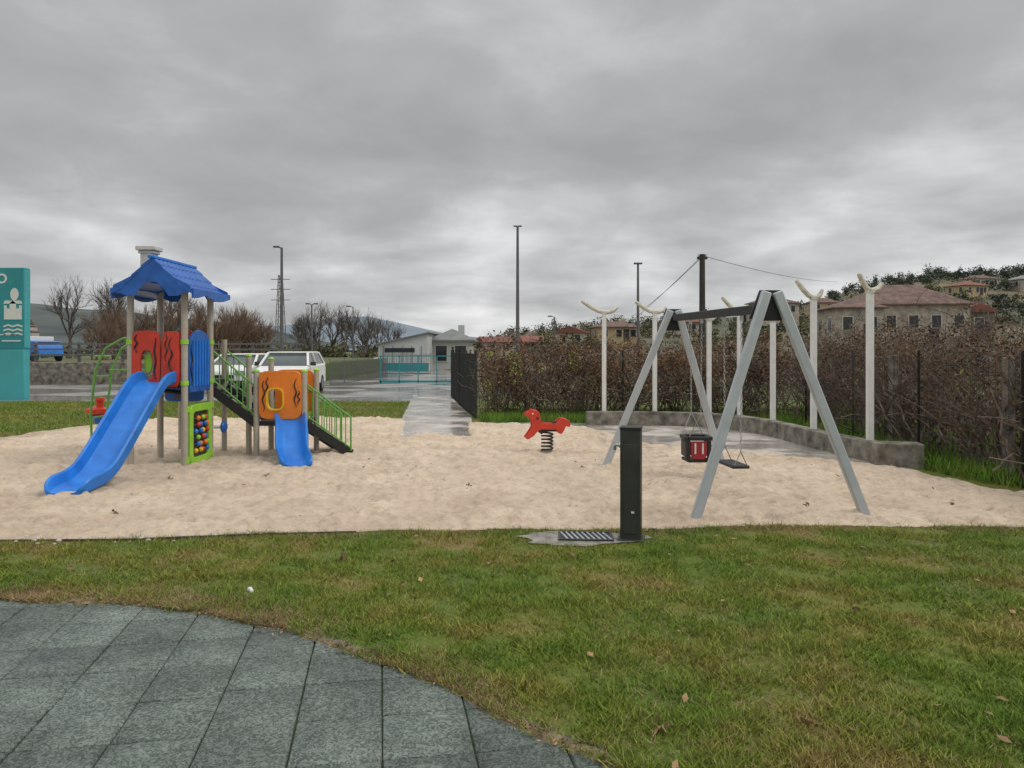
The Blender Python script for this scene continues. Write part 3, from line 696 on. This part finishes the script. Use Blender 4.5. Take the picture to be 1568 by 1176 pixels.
vines("vine_hedge",[(8.2,20),(8.5,14),(8.6,8)],1.9,0.5,150,900,zlow=0.6)
vines("vine_hedge",[(-0.9,19.8),(6,19.2),(10,19)],1.7,0.6,110,1200)
vines("vine_hedge",[(11,24),(11.5,15),(12,10)],2.1,0.6,100,800,zlow=0.6)
vines("vine_hedge",[(-1.5,26),(12,25)],1.8,0.8,90,900,leafs=0.045)
n=3400; t=rng.random(n)
c=np.stack([-0.6+t*3.2+rng.normal(0,.1,n),17.2+rng.normal(0,.15,n),rng.uniform(0.2,1.55,n)],1); c=c[snoise(c[:,0],c[:,2],6,8,31)>0.6]
c2=np.stack([rng.uniform(6.0,6.6,n),rng.uniform(7,14,n),rng.uniform(0.3,1.7,n)],1); c2=c2[snoise(c2[:,1],c2[:,2],5,8,33)>1.0]
cards("yellow_vine_leaves",np.concatenate([c,c2]),rng.uniform(.02,.045,len(c)+len(c2)),M['yleaf'])

def fence(name,line,h,dx=0.12,dz=0.2,pm='dgrey',post=2.0,r=0.003):
    t=Thing(name)
    for i in range(len(line)-1):
        p=Vector((*line[i],0));q=Vector((*line[i+1],0));ln=(q-p).length;n=int(ln/dx)
        for k in range(n+1):
            a=p.lerp(q,k/max(n,1)); t.p("mesh",pm).tube([a,a+Vector((0,0,h))],r,3,cap=False)
        for k in range(int(h/dz)+1):
            z=Vector((0,0,0.03+k*dz)); t.p("mesh",pm).tube([p+z,q+z],r,3,cap=False)
        m_=max(1,int(ln/post))
        for k in range(m_+1):
            a=p.lerp(q,k/m_); t.p("posts",pm).tube([a,a+Vector((0,0,h+0.08))],0.02,6)
    return t.done()
fence("wire_fence",[(-0.82,17.35),(2.5,16.95),(5.6,16.2),(5.95,15.2),(5.85,10.8),(5.85,8.6),(6.1,6.0)],1.5)
fence("dark_mesh_fence",[(-0.85,17.4),(-1.5,21.5),(-2.1,26)],1.5,0.05,0.07,'black',1.5,0.006)
for q in((6.15,9.3),(6.2,12.2),(6.1,7.6)):
    b=B(); b.box((q[0],q[1],0.75),(0.12,0.1,1.5),0.2); mkobj("granite_vine_post",b,M['wall'],bevel=0.01)

# ------------------------------------------------ left background
b=B(); b.box((-35,34.6,0.5),(51,0.5,1.02)); mkobj("retaining_wall",b,M['wall'],bevel=0.02)
b=B(); b.box((-60,90,0.43),(101,110,0.9)); mkobj("embankment",b,M['field'],smooth=False)
t=Thing("roadside_railing")
for x_ in np.arange(-60,-9.6,2.0): t.p("posts",'pole').box((x_,34.7,1.45),(0.1,0.1,0.95))
for z_ in(1.35,1.6,1.85): t.p("rails",'pole').box((-35,34.62,z_),(50.6,0.05,0.08))
t.done()
t=Thing("teal_totem_sign",(-16.35,24,0))
t.p("panel",'teal',0.02).box((0,0,2.9),(1.7,0.3,2.6)); t.p("lower_panel",'teal2',0.02).box((0,0,0.8),(1.702,0.302,1.6))
t.p("edge_band",'teal2').box((0.855,0,2.9),(0.02,0.28,2.5))
y_=-0.155
def ic(poly,x,z): t.p("pictograms",'white').prism(poly,(x,y_,z),(1,0,0),(0,0,1),0.012)
ic([(-.28,-.2),(.28,-.2),(.28,.25),(.2,.25),(.2,.15),(.1,.15),(.1,.32),(0,.4),(-.1,.32),(-.1,.15),(-.2,.15),(-.2,.25),(-.28,.25)],0.5,2.75)
for k_ in range(3): ic([(-.3,0),(-.15,.05),(0,0),(.15,.05),(.3,0),(.3,.05),(.15,.1),(0,.05),(-.15,.1),(-.3,.05)],0.5,2.3-0.13*k_)
t.p("pictograms",'white').ringpanel(sup(.16,.16,1,24),sup(.1,.1,1,24),(0.15,y_,3.85),(1,0,0),(0,0,1),0.012)
ic(sup(.13,.2,1,20),0.55,3.35); ic([(-.3,-.05),(.3,-.05),(.25,.05),(-.25,.05)],0.5,3.1); ic([(-.6,0),(.3,0),(.3,.03),(-.6,.03)],0.3,2.05)
ic([(-.3,0),(.3,0),(.3,.04),(-.3,.04)],0.45,1.85)
t.done()

def car(name,loc,rot,body='white',L=4.1,W=1.72,H=1.62,van=False):
    t=Thing(name,loc); hw=W/2
    prof=[(0,0.3),(-0.02,0.55),(0.05,0.8),(0.35,0.92),(0.95,1.02),(L-0.15,1.05),(L,0.9),(L,0.3)]
    t.p("body",body,0.06).prism([(a,c) for a,c in prof],(0,0,0),(0,1,0),(0,0,1),W)
    f0,f1=0.85,1.5; r0,r1=L-0.1,L-(0.25 if van else 0.6); zb=1.0; zt=H-0.05
    vs=[(-hw+.04,f0,zb),(hw-.04,f0,zb),(hw-.04,r0,zb),(-hw+.04,r0,zb),(-hw+.18,f1,zt),(hw-.18,f1,zt),(hw-.18,r1,zt),(-hw+.18,r1,zt)]
    t.p("windows",'glassg').add(vs,[(0,1,5,4),(1,2,6,5),(2,3,7,6),(3,0,4,7),(4,5,6,7)])
    t.p("roof",body,0.03).box((0,(f1+r1)/2,zt+0.02),(W-.34,r1-f1+.06,0.06))
    for i,j in((0,4),(1,5),(2,6),(3,7)): t.p("pillars",body).beam(vs[i],vs[j],0.08,0.08)
    for s_ in(0,1):
        x_=(-hw+.11) if s_==0 else hw-.11
        t.p("pillars",body).beam((x_-(.07 if s_==0 else -.07),2.2,zb),(x_+(.07 if s_==0 else -.07),2.2,zt),0.06,0.1)
        for yy in(0.75,L-0.75):
            t.p("tyres",'black').tube([((-1 if s_==0 else 1)*(hw-.19),yy,0.31),((-1 if s_==0 else 1)*(hw+.01),yy,0.31)],0.31,18)
            t.p("hubcaps",'steel').tube([((-1 if s_==0 else 1)*(hw),yy,0.31),((-1 if s_==0 else 1)*(hw+.02),yy,0.31)],0.19,14)
        t.p("headlights",'steel',0.01).box(((-1 if s_==0 else 1)*(hw-.25),0.0,0.74),(0.34,0.06,0.16))
        t.p("mirrors",'dgrey',0.02).box(((-1 if s_==0 else 1)*(hw+.1),1.05,1.08),(0.18,0.1,0.14))
    t.p("grille",'black').box((0,-0.01,0.6),(0.8,0.06,0.12)); t.p("bumper",'dgrey',0.02).box((0,-0.03,0.38),(W-.1,0.1,0.16))
    t.p("number_plate",'dwhite').box((0,-0.09,0.42),(0.48,0.015,0.1))
    t.done(rot)
car("white_car",(-7.85,25.2,0.02),R(4),H=1.5)
car("white_car",(-10.4,27.0,0.02),R(-3),H=1.42)
car("white_van",(-10.4,58,0),R(-40),H=1.9,van=True)
def truck(name,loc,rot):
    t=Thing(name,loc)
    t.p("cargo_box",'white',0.03).box((0,2.6,0.95),(1.6,2.8,1.1)); t.p("stripe",'blue').box((0,1.19,0.75),(1.4,0.02,0.4))
    t.p("cab",'blue',0.05).prism([(0,0.3),(0,0.7),(0.3,1.2),(1.1,1.25),(1.1,0.3)],(0,0,0),(0,1,0),(0,0,1),1.5)
    t.p("windscreen",'glass').beam((0,0.0+0.1,0.78),(0,0.27,1.16),1.3,0.02,up=(0,-1,0.5))
    for x_ in(-.7,.7):
        for yy in(0.5,3.3): t.p("tyres",'black').tube([(x_-.1,yy,0.28),(x_+.1,yy,0.28)],0.28,14)
    t.done(rot)
truck("delivery_truck",(-27.6,45,0.88),R(60)); truck("delivery_truck",(-30,46,0.88),R(70))

def lamp(name,x,y,h,r=0.06,heads=1,m='pole',z0=0,arm=0.25,lw=0.35):
    t=Thing(name,(x,y,z0)); t.p("mast",m).tube([(0,0,0),(0,0,h)],[r*1.4,r*0.8],10); t.p("base",m).box((0,0,0.1),(r*5,r*5,0.2))
    for s_ in([-1,1] if heads==2 else [-1]):
        t.p("arm",m).tube([(0,0,h-0.05),(s_*arm,0,h+0.05)],r*0.5,6); t.p("lantern",m,0.02).box((s_*(arm+lw/2-.05),0,h+0.05),(lw,0.2,0.1))
    t.done()
lamp("street_lamp",-13.8,45,7.7,0.09,1,arm=.2)
lamp("street_lamp",-16.0,60,5.2,0.07,2,arm=.2)
lamp("floodlight_mast",0.45,60,11.4,0.12,2,arm=.08,lw=.3)
lamp("street_lamp",7.55,45,6.7,0.08,2,arm=.05,lw=.25)
lamp("street_lamp",3.4,60,4.2,0.06,1); lamp("street_lamp",-12.7,60,5,0.05,1)
lamp("street_lamp",-18.6,40,5.2,0.06,1)
t=Thing("utility_pole",(7.6,30,0)); t.p("mast",'wood').tube([(0,0,0),(0,0,5.4)],[0.14,0.11],10)
t.p("crossarm",'wood').box((0,0,5.25),(0.4,0.1,0.1)); t.p("insulators",'dwhite').box((-.15,0,5.35),(0.06,0.06,0.1)); t.p("insulators",'dwhite').box((.15,0,5.35),(0.06,0.06,0.1)); t.done()
b=B()
def wire(a,c,sag,r=0.012):
    a=Vector(a);c=Vector(c); b.tube([a.lerp(c,i/16)+Vector((0,0,-sag*4*(i/16)*(1-i/16))) for i in range(17)],r,4)
wire((7.6,30,5.35),(26,60,7.0),0.25,0.012); wire((7.6,30,5.3),(9.5,60,4.2),0.2,0.010); wire((7.6,30,5.35),(5.5,30.5,3.3),0.03,0.012); wire((5.5,30.5,3.3),(4.0,31,2.0),0.02,0.012)
mkobj("overhead_wires",b,M['black'])
t=Thing("lattice_pylon",(-37,120,0))
for sx in(-1,1):
    for sy in(-1,1): t.p("lattice",'pole').beam((sx*0.8,sy*0.8,0),(sx*0.25,sy*0.25,13.5),0.09,0.09)
for i in range(9):
    z0=i*1.5;z1=z0+1.5; w0=0.8-0.55*z0/13.5; w1=0.8-0.55*z1/13.5
    for sy in(-1,1): t.p("lattice",'pole').beam((-w0,sy*w0,z0),(w1,sy*w1,z1),0.05,0.05); t.p("lattice",'pole').beam((w0,sy*w0,z0),(-w1,sy*w1,z1),0.05,0.05)
for z_ in(9.5,11.2,12.8): t.p("crossarms",'pole').beam((-1.5,0,z_),(1.5,0,z_),0.1,0.1)
t.done()

# bare trees
def bare(seed,spread=0.5,multi=False):
    rd=random.Random(seed); b=B()
    def br(p,d,l,r,dep):
        pts=[p];cur=p;dd=d
        for i in range(3):
            dd=(dd+Vector((rd.gauss(0,.12),rd.gauss(0,.12),rd.gauss(0.03,.06)))).normalized(); cur=cur+dd*l/3; pts.append(cur)
        b.tube(pts,[r,r*.9,r*.78,r*.62],5 if dep<2 else 3,cap=False)
        if dep>=5: return
        n=rd.randint(3,4) if dep<4 else 4
        for i in range(n):
            a=rd.uniform(0,2*math.pi); o=dd.orthogonal().normalized(); o2=dd.cross(o)
            nd=(dd+(o*math.cos(a)+o2*math.sin(a))*rd.uniform(spread*.6,spread*1.5)+Vector((0,0,.15))).normalized()
            br(pts[rd.randint(1,3) if dep>0 else rd.randint(2,3)],nd,l*rd.uniform(.62,.85),r*.56,dep+1)
    if multi:
        for i in range(7):
            a=rd.uniform(0,6.28); br(Vector((rd.gauss(0,.15),rd.gauss(0,.15),0)),Vector((math.cos(a)*.3,math.sin(a)*.3,1)).normalized(),0.3,0.02,1)
    else: br(Vector((0,0,0)),Vector((0,0,1)),0.3,0.022,0)
    top=max(v[2] for v in b.v); b.v=[(v[0]/top,v[1]/top,v[2]/top) for v in b.v]
    me=bpy.data.meshes.new("bare_tree"); me.from_pydata(b.v,[],b.f); me.update(); return me
tm=[bare(i,0.5) for i in(1,2,3)]; tmm=[bare(i,0.42,True) for i in(11,12)]
for me in tm: me.materials.append(M['bark'])
for me in tmm: me.materials.append(M['barkr'])
def tree(name,me,px,d,h,z0=0.0,w=1.0):
    o=bpy.data.objects.new(name,me); COL.objects.link(o); o.location=((px-784)/1150*d,d,z0); o.scale=(h*w,h*w,h); o.rotation_euler=(0,0,random.uniform(0,6.28))
tree("bare_tree",tm[0],105,60,6.8,.85,0.8)
for i,(px,d,h,w) in enumerate([(165,62,6.2,.8),(190,58,6.6,.8),(255,64,6.6,.9),(275,60,6.0,.8),(300,66,5.4,.9)]): tree("bare_tree",tm[i%3],px,d,h,.85,w)
for i,(px,d,h,w) in enumerate([(150,52,3.4,.9),(180,55,4.4,.8),(230,55,4.2,1),(262,56,4.9,.8),(345,55,4.0,1.),(370,56,4.5,.9),(395,57,3.9,1),(360,60,4.5,.9),(330,58,4.1,.9)]): tree("bare_shrub_tree",tmm[i%2],px,d,h,.8,w)
for i,(px,d,h,w) in enumerate([(470,70,5.3,.9),(492,68,6.1,.9),(508,74,6.4,.9),(522,70,6.0,.9),(540,75,5.6,.9),(560,72,5.7,1),(578,78,5.4,1),(592,80,5.0,1.),(480,66,4.2,1.2),(550,66,4.0,1.4),(455,80,5.0,1)]): tree("bare_tree",tm[(i+1)%3],px,d,h,0,w)

def hill(name,D,pts,m,seed,amp):
    px=np.array([p[0] for p in pts],float); py=np.array([p[1] for p in pts],float)
    T=np.linspace((px[0]-784)/1150,(px[-1]-784)/1150,220); an=np.interp(T*1150+784,px,(535-py)/1150)
    Yv=np.linspace(0.55*D,1.5*D,24); P=np.zeros((220,24,3))
    for j,yy in enumerate(Yv):
        u=(yy-0.55*D)/(0.45*D); s_=np.sin(min(u,1)*np.pi/2) if u<=1 else max(0,1-(u-1)*0.6)
        P[:,j,0]=T*D*(0.8+0.2*yy/D); P[:,j,1]=yy; P[:,j,2]=an*D*s_+1.6*s_+amp*snoise(P[:,j,0],P[:,j,1],60/D,10,seed)*min(s_,1)-0.5
    grid(name,P,m)
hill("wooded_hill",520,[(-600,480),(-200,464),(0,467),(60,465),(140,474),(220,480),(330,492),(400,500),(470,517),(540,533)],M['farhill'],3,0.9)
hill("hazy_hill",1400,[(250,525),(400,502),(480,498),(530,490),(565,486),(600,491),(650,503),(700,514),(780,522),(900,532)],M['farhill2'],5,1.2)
ax=np.array([-.22,-.16,-.038,.057,.188,.362,.414,.449,.536,.64,.8,1.8]); az=np.array([-.002,0.002,.016,.030,.040,.056,.068,.084,.099,.106,.11,.11])
def rh(t,Y):
    an=np.interp(t,ax,az); u=np.clip((Y-36)/(260-36),0,1)**0.7
    z=an*Y*u; far=Y>260; z=np.where(far,an*260*(1-.5*(Y-260)/340),z)
    return z+0.35*u*snoise(t*Y,Y,0.12,10,9)-0.06
T=np.linspace(-.22,1.8,240); Yv=np.concatenate([np.linspace(36,120,40),np.linspace(125,600,50)])
P=np.zeros((240,90,3)); P[:,:,0]=T[:,None]*Yv; P[:,:,1]=Yv; P[:,:,2]=rh(T[:,None],Yv[None,:])
grid("hillside",P,M['hill'])
def foliage(name,centers,m,npt,leaf):
    allc=[]
    for (x,y,z,h,w) in centers:
        n=npt; k=rng.integers(4,8); sub=rng.normal(0,.45,(k,3)); sub[:,2]=np.abs(sub[:,2])
        c=sub[rng.integers(0,k,n)]+rng.normal(0,.26,(n,3)); c[:,0]*=w/2;c[:,1]*=w/2;c[:,2]=np.clip(c[:,2],-.2,1.4)*h*.62+h*.25
        allc.append(c+np.array([x,y,z]))
    c=np.concatenate(allc); return cards(name,c,rng.uniform(leaf*.6,leaf*1.4,len(c)),m)
cen=[]
for i in range(190):
    t_=random.uniform(.42,.95); Y_=random.uniform(235,270); cen.append((t_*Y_,Y_,float(rh(t_,Y_)),random.uniform(2,4.4),random.uniform(2.5,5)))
for i in range(55):
    t_=random.uniform(.3,.72); Y_=random.uniform(110,230); cen.append((t_*Y_,Y_,float(rh(t_,Y_)),random.uniform(1.5,3.2),random.uniform(2.5,4.5)))
for i in range(40):
    t_=random.uniform(-.02,.4); Y_=random.uniform(200,265); cen.append((t_*Y_,Y_,float(rh(t_,Y_)),random.uniform(2,4.5),random.uniform(3,6)))
foliage("pine_woodland",cen,M['pine'],200,.28)
cen=[]
for i in range(150):
    t_=random.uniform(-.1,.75); Y_=random.uniform(85,230); cen.append((t_*Y_,Y_,float(rh(t_,Y_)),random.uniform(1.2,3),random.uniform(2,5)))
for i in range(55):
    t_=random.uniform(.0,.2); Y_=random.uniform(130,240); cen.append((t_*Y_,Y_,float(rh(t_,Y_)),random.uniform(2,4),random.uniform(3,6)))
foliage("autumn_woodland",cen,M['autumn'],150,.25)
cen=[(random.uniform(-55,-12),random.uniform(62,95),0.6,random.uniform(1,2),random.uniform(2,5)) for i in range(60)]
foliage("roadside_scrub",cen,M['autumn'],120,.2)
cen=[(random.uniform(1,40),random.uniform(30,50),0.,random.uniform(1,1.9),random.uniform(1.5,3)) for i in range(60)]
foliage("vineyard_scrub",cen,M['vleaf'],240,.09)

def house(name,x,y,z,w,d,h,rh_,wall,roofm,rot=0,hip=True,nwin=3,storeys=1,found=2.0):
    t=Thing(name,(x,y,z))
    t.p("walls",wall).box((0,0,h/2-found/2),(w,d,h+found))
    e=0.35; X=w/2+e; Y=d/2+e; k=(min(w,d)/2 if hip else -0.0)
    if w>=d: r0,r1=(-X+k,0,h+rh_),(X-k,0,h+rh_)
    else: r0,r1=(0,-Y+k,h+rh_),(0,Y-k,h+rh_)
    vs=[(-X,-Y,h),(X,-Y,h),(X,Y,h),(-X,Y,h),r0,r1,(-X,-Y,h-.12),(X,-Y,h-.12),(X,Y,h-.12),(-X,Y,h-.12)]
    if w>=d: fs=[(0,1,5,4),(1,2,5),(2,3,4,5),(3,0,4)]
    else: fs=[(0,1,4),(1,2,5,4),(2,3,5),(3,0,4,5)]
    fs+=[(6,7,1,0),(7,8,2,1),(8,9,3,2),(9,6,0,3),(9,8,7,6)]
    t.p("roof",roofm).add(vs,fs)
    for s_ in range(storeys):
        zc=h/storeys*(s_+.55); wh=min(1.2,h/storeys*.5)
        for i in range(nwin):
            x_=-w/2+w*(i+.5)/nwin
            t.p("window_frames",'dwhite').box((x_,-d/2-.03,zc),(1.05,.08,wh+.15)); t.p("windows",'glass').box((x_,-d/2-.06,zc),(.85,.08,wh))
        for i in range(2):
            y_=-d/2+d*(i+.5)/2
            t.p("window_frames",'dwhite').box((-w/2-.03,y_,zc),(.08,1.05,wh+.15)); t.p("windows",'glass').box((-w/2-.06,y_,zc),(.08,.85,wh))
    t.p("door",'wood').box((w*.18,-d/2-.03,.9 if h>2 else h*.4),(.9,.06,1.8 if h>2 else h*.8))
    t.p("chimney",wall).box((w*.2,.3,h+rh_*.9),(.5,.5,.9))
    t.done(rot)
house("stone_house",40.0,78,2.2,10.6,8,3.9,2.2,'stucco','tiler',R(-6),True,5,1)
house("stone_house",33.2,74,2.2,4.4,6,3.4,.9,'stucco','tiler',R(-6),True,2,1)
house("stone_shed",47.5,78,2.6,3.0,4,2.9,.8,'wall','redroof',R(-6),False,1,1)
house("red_roof_house",3.9,110,1.4,5.2,5,1.3,.9,'redroof','redroof',.2,False,2)
house("village_house",9.2,115,2.2,4.4,5,2.0,.9,'pinkw','redroof',-.2,False,2)
house("village_house",16.2,118,2.9,6.6,5,2.2,.9,'yelw','tiler',.1,True,3)
house("village_house",-2.9,140,1.4,6,5,1.6,1.0,'pinkw','redroof',.3,False,2)
house("village_house",2.5,165,2.4,6,5,1.9,1.0,'yelw','tiler',-.3,False,2)
house("village_house",21,150,4.0,7,5,2.0,1.0,'pinkw','tiler',-.3,True,2)
house("village_house",36,160,5.2,7,5,2.2,1.0,'stucco','redroof',.2,False,2)
house("village_house",52,150,8.2,8,6,2.6,1.2,'stucco','tiler',.2,True,3)
house("village_house",68,165,9.6,6,5,2.2,1.1,'yelw','tiler',-.1,True,2)
house("village_house",143,230,20.5,9,6,2.6,1.2,'pinkw','tiler',.2,True,3)
house("village_house",137,200,17.5,8,6,2.6,1.2,'stucco','greyroof',.1,True,3)
house("village_house",84,170,11.5,7,6,2.4,1.2,'pinkw','tiler',-.2,True,3)
house("village_house",112,185,14.8,7,6,2.4,1.2,'yelw','redroof',.3,True,3)
t=Thing("white_warehouse",(-8.0,60,0))
t.p("walls",'shedw').prism([(-1.9,0),(1.75,0),(1.75,2.75),(-1.9,1.95)],(0,0,0),(1,0,0),(0,0,1),9)
t.p("roof",'greyroof').beam((-2.15,0,1.96),(1.95,0,2.86),9.4,0.1,up=(0,0,1))
t.p("base_band",'teal').box((0,-4.52,0.3),(3.7,.04,.6))
for i in range(5): t.p("wall_seams",'greyroof').box((-1.5+i*.7,-4.52,1.25),(.05,.04,1.2))
t.p("windows",'glass').box((-0.3,-4.53,1.55),(2.2,.05,.3)); t.done()
house("grey_roof_building",-4.8,62,0,3.0,6,2.35,.9,'shedw','greyroof',0,True,2,1)
t=Thing("court_fence",(0,0,0))
for x_ in np.arange(-6.3,-2.6,0.9): t.p("posts",'teal').box((x_,36,0.65),(.05,.05,1.3))
t.p("rails",'teal').box((-4.5,36,1.28),(3.7,.05,.05)); t.p("rails",'teal').box((-4.5,36,.06),(3.7,.05,.1))
t.done()
fence("metal_railing",[(-8.0,33),(-7.3,44)],1.1,0.15,0.5,'pole',2,0.012)
fence("metal_railing",[(-8.6,50),(-5.4,50)],1.3,0.15,0.6,'pole',1.6,0.012)
b=B(); b2=B()
for i in range(34):
    px=random.choice([random.uniform(20,95),random.uniform(40,90),random.uniform(560,660)]); d_=330 if px<200 else 500
    x_=(px-784)/1150*d_; z_=1.6+(535-random.uniform(495,520))/1150*d_; 
    if px>200: z_=random.uniform(0,8)
    b.box((x_,d_-20,z_-1),(random.uniform(2,4),5,random.uniform(1.5,3)+2)); b2.prism([(-2.2,0),(2.2,0),(0,1.1)],(x_,d_-20,z_+1.2),(1,0,0),(0,0,1),5.6)
e=bpy.data.objects.new("distant_village",None); COL.objects.link(e)
o=mkobj("walls",b,M['pinkw'],smooth=False);o.parent=e; o=mkobj("roofs",b2,M['tiler'],smooth=False);o.parent=e

# ------------------------------------------------ world / sun / camera
w=bpy.data.worlds.new("World"); scene.world=w; w.use_nodes=True; nt=w.node_tree; N=nt.nodes; L=nt.links
bg=N["Background"]
SE,SR=R(48),R(105)
sky=N.new("ShaderNodeTexSky"); sky.sky_type='NISHITA'; sky.sun_disc=False; sky.sun_elevation=SE; sky.sun_rotation=SR
tc=N.new("ShaderNodeTexCoord"); sep=N.new("ShaderNodeSeparateXYZ"); L.new(tc.outputs["Generated"],sep.inputs[0])
def mth(op,a,b_=None,cl=False):
    n=N.new("ShaderNodeMath"); n.operation=op; n.use_clamp=cl
    for i,v in enumerate((a,b_)):
        if v is None: continue
        if isinstance(v,(int,float)): n.inputs[i].default_value=v
        else: L.new(v,n.inputs[i])
    return n.outputs[0]
zc=mth('ADD',mth('MAXIMUM',sep.outputs[2],0.0),0.22)
cx=mth('DIVIDE',sep.outputs[0],zc); cy=mth('DIVIDE',sep.outputs[1],zc)
cb=N.new("ShaderNodeCombineXYZ"); L.new(cx,cb.inputs[0]); L.new(cy,cb.inputs[1]); cb.inputs[2].default_value=7.7
def wn(sc_,det,ro,dis):
    n=N.new("ShaderNodeTexNoise"); n.inputs["Scale"].default_value=sc_; n.inputs["Detail"].default_value=det; n.inputs["Roughness"].default_value=ro; n.inputs["Distortion"].default_value=dis
    L.new(cb.outputs[0],n.inputs["Vector"]); return n.outputs["Fac"]
f=mth('ADD',mth('MULTIPLY',wn(0.8,5,.45,.3),0.5),mth('MULTIPLY',wn(2.3,9,.52,.2),0.5))
def glow(px,py,k,amp):
    v=Vector(((px-784)/1150,1,(535-py)/1150)).normalized()
    d=N.new("ShaderNodeVectorMath"); d.operation='DOT_PRODUCT'; L.new(tc.outputs["Generated"],d.inputs[0]); d.inputs[1].default_value=v
    return mth('MULTIPLY',mth('POWER',mth('MAXIMUM',d.outputs["Value"],0.0),k),amp)
gl=glow(1230,325,320,0.09)
for a_ in((740,385,320,.08),(250,130,200,.06),(560,120,90,.03),(1000,400,200,.05)): gl=mth('ADD',gl,glow(*a_))
low=N.new("ShaderNodeMapRange"); low.inputs["From Min"].default_value=0.0; low.inputs["From Max"].default_value=0.22; low.inputs["To Min"].default_value=0.055; low.inputs["To Max"].default_value=0.0
L.new(sep.outputs[2],low.inputs["Value"])
f=mth('ADD',mth('ADD',f,gl),low.outputs["Result"])
cr=N.new("ShaderNodeValToRGB"); L.new(f,cr.inputs["Fac"]); r=cr.color_ramp
r.elements[0].position=0.36; r.elements[0].color=(0.375,0.38,0.385,1)
r.elements[1].position=0.74; r.elements[1].color=(0.93,0.93,0.93,1)
e=r.elements.new(0.48); e.color=(0.455,0.46,0.465,1)
e=r.elements.new(0.58); e.color=(0.60,0.605,0.61,1)
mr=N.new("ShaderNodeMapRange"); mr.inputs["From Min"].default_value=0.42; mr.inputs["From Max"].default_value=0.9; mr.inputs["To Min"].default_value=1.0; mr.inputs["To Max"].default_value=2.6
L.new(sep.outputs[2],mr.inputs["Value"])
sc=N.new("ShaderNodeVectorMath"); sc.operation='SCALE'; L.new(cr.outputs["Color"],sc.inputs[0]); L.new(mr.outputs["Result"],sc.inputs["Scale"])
sk=N.new("ShaderNodeVectorMath"); sk.operation='SCALE'; L.new(sky.outputs["Color"],sk.inputs[0]); sk.inputs["Scale"].default_value=0.06
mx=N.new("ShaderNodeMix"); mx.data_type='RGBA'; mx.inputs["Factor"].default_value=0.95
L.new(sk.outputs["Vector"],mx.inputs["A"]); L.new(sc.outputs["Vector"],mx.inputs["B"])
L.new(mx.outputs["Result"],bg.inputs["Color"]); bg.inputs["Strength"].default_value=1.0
sl=bpy.data.lights.new("sun",'SUN'); sl.energy=1.1; sl.angle=R(18); sl.color=(1,0.95,0.88)
so=bpy.data.objects.new("sun",sl); COL.objects.link(so)
sd=Vector((math.sin(SR)*math.cos(SE),math.cos(SR)*math.cos(SE),math.sin(SE)))
so.rotation_euler=sd.to_track_quat('Z','Y').to_euler()
cam=bpy.data.cameras.new("camera"); cam.sensor_width=36; cam.lens=26.4; cam.shift_y=-53/1568; cam.clip_end=6000; cam.clip_start=0.05
co=bpy.data.objects.new("camera",cam); COL.objects.link(co); co.location=(0,0,1.6); co.rotation_euler=(R(90),0,0); scene.camera=co
scene.view_settings.view_transform='Standard'; scene.view_settings.look='None'; scene.view_settings.exposure=0
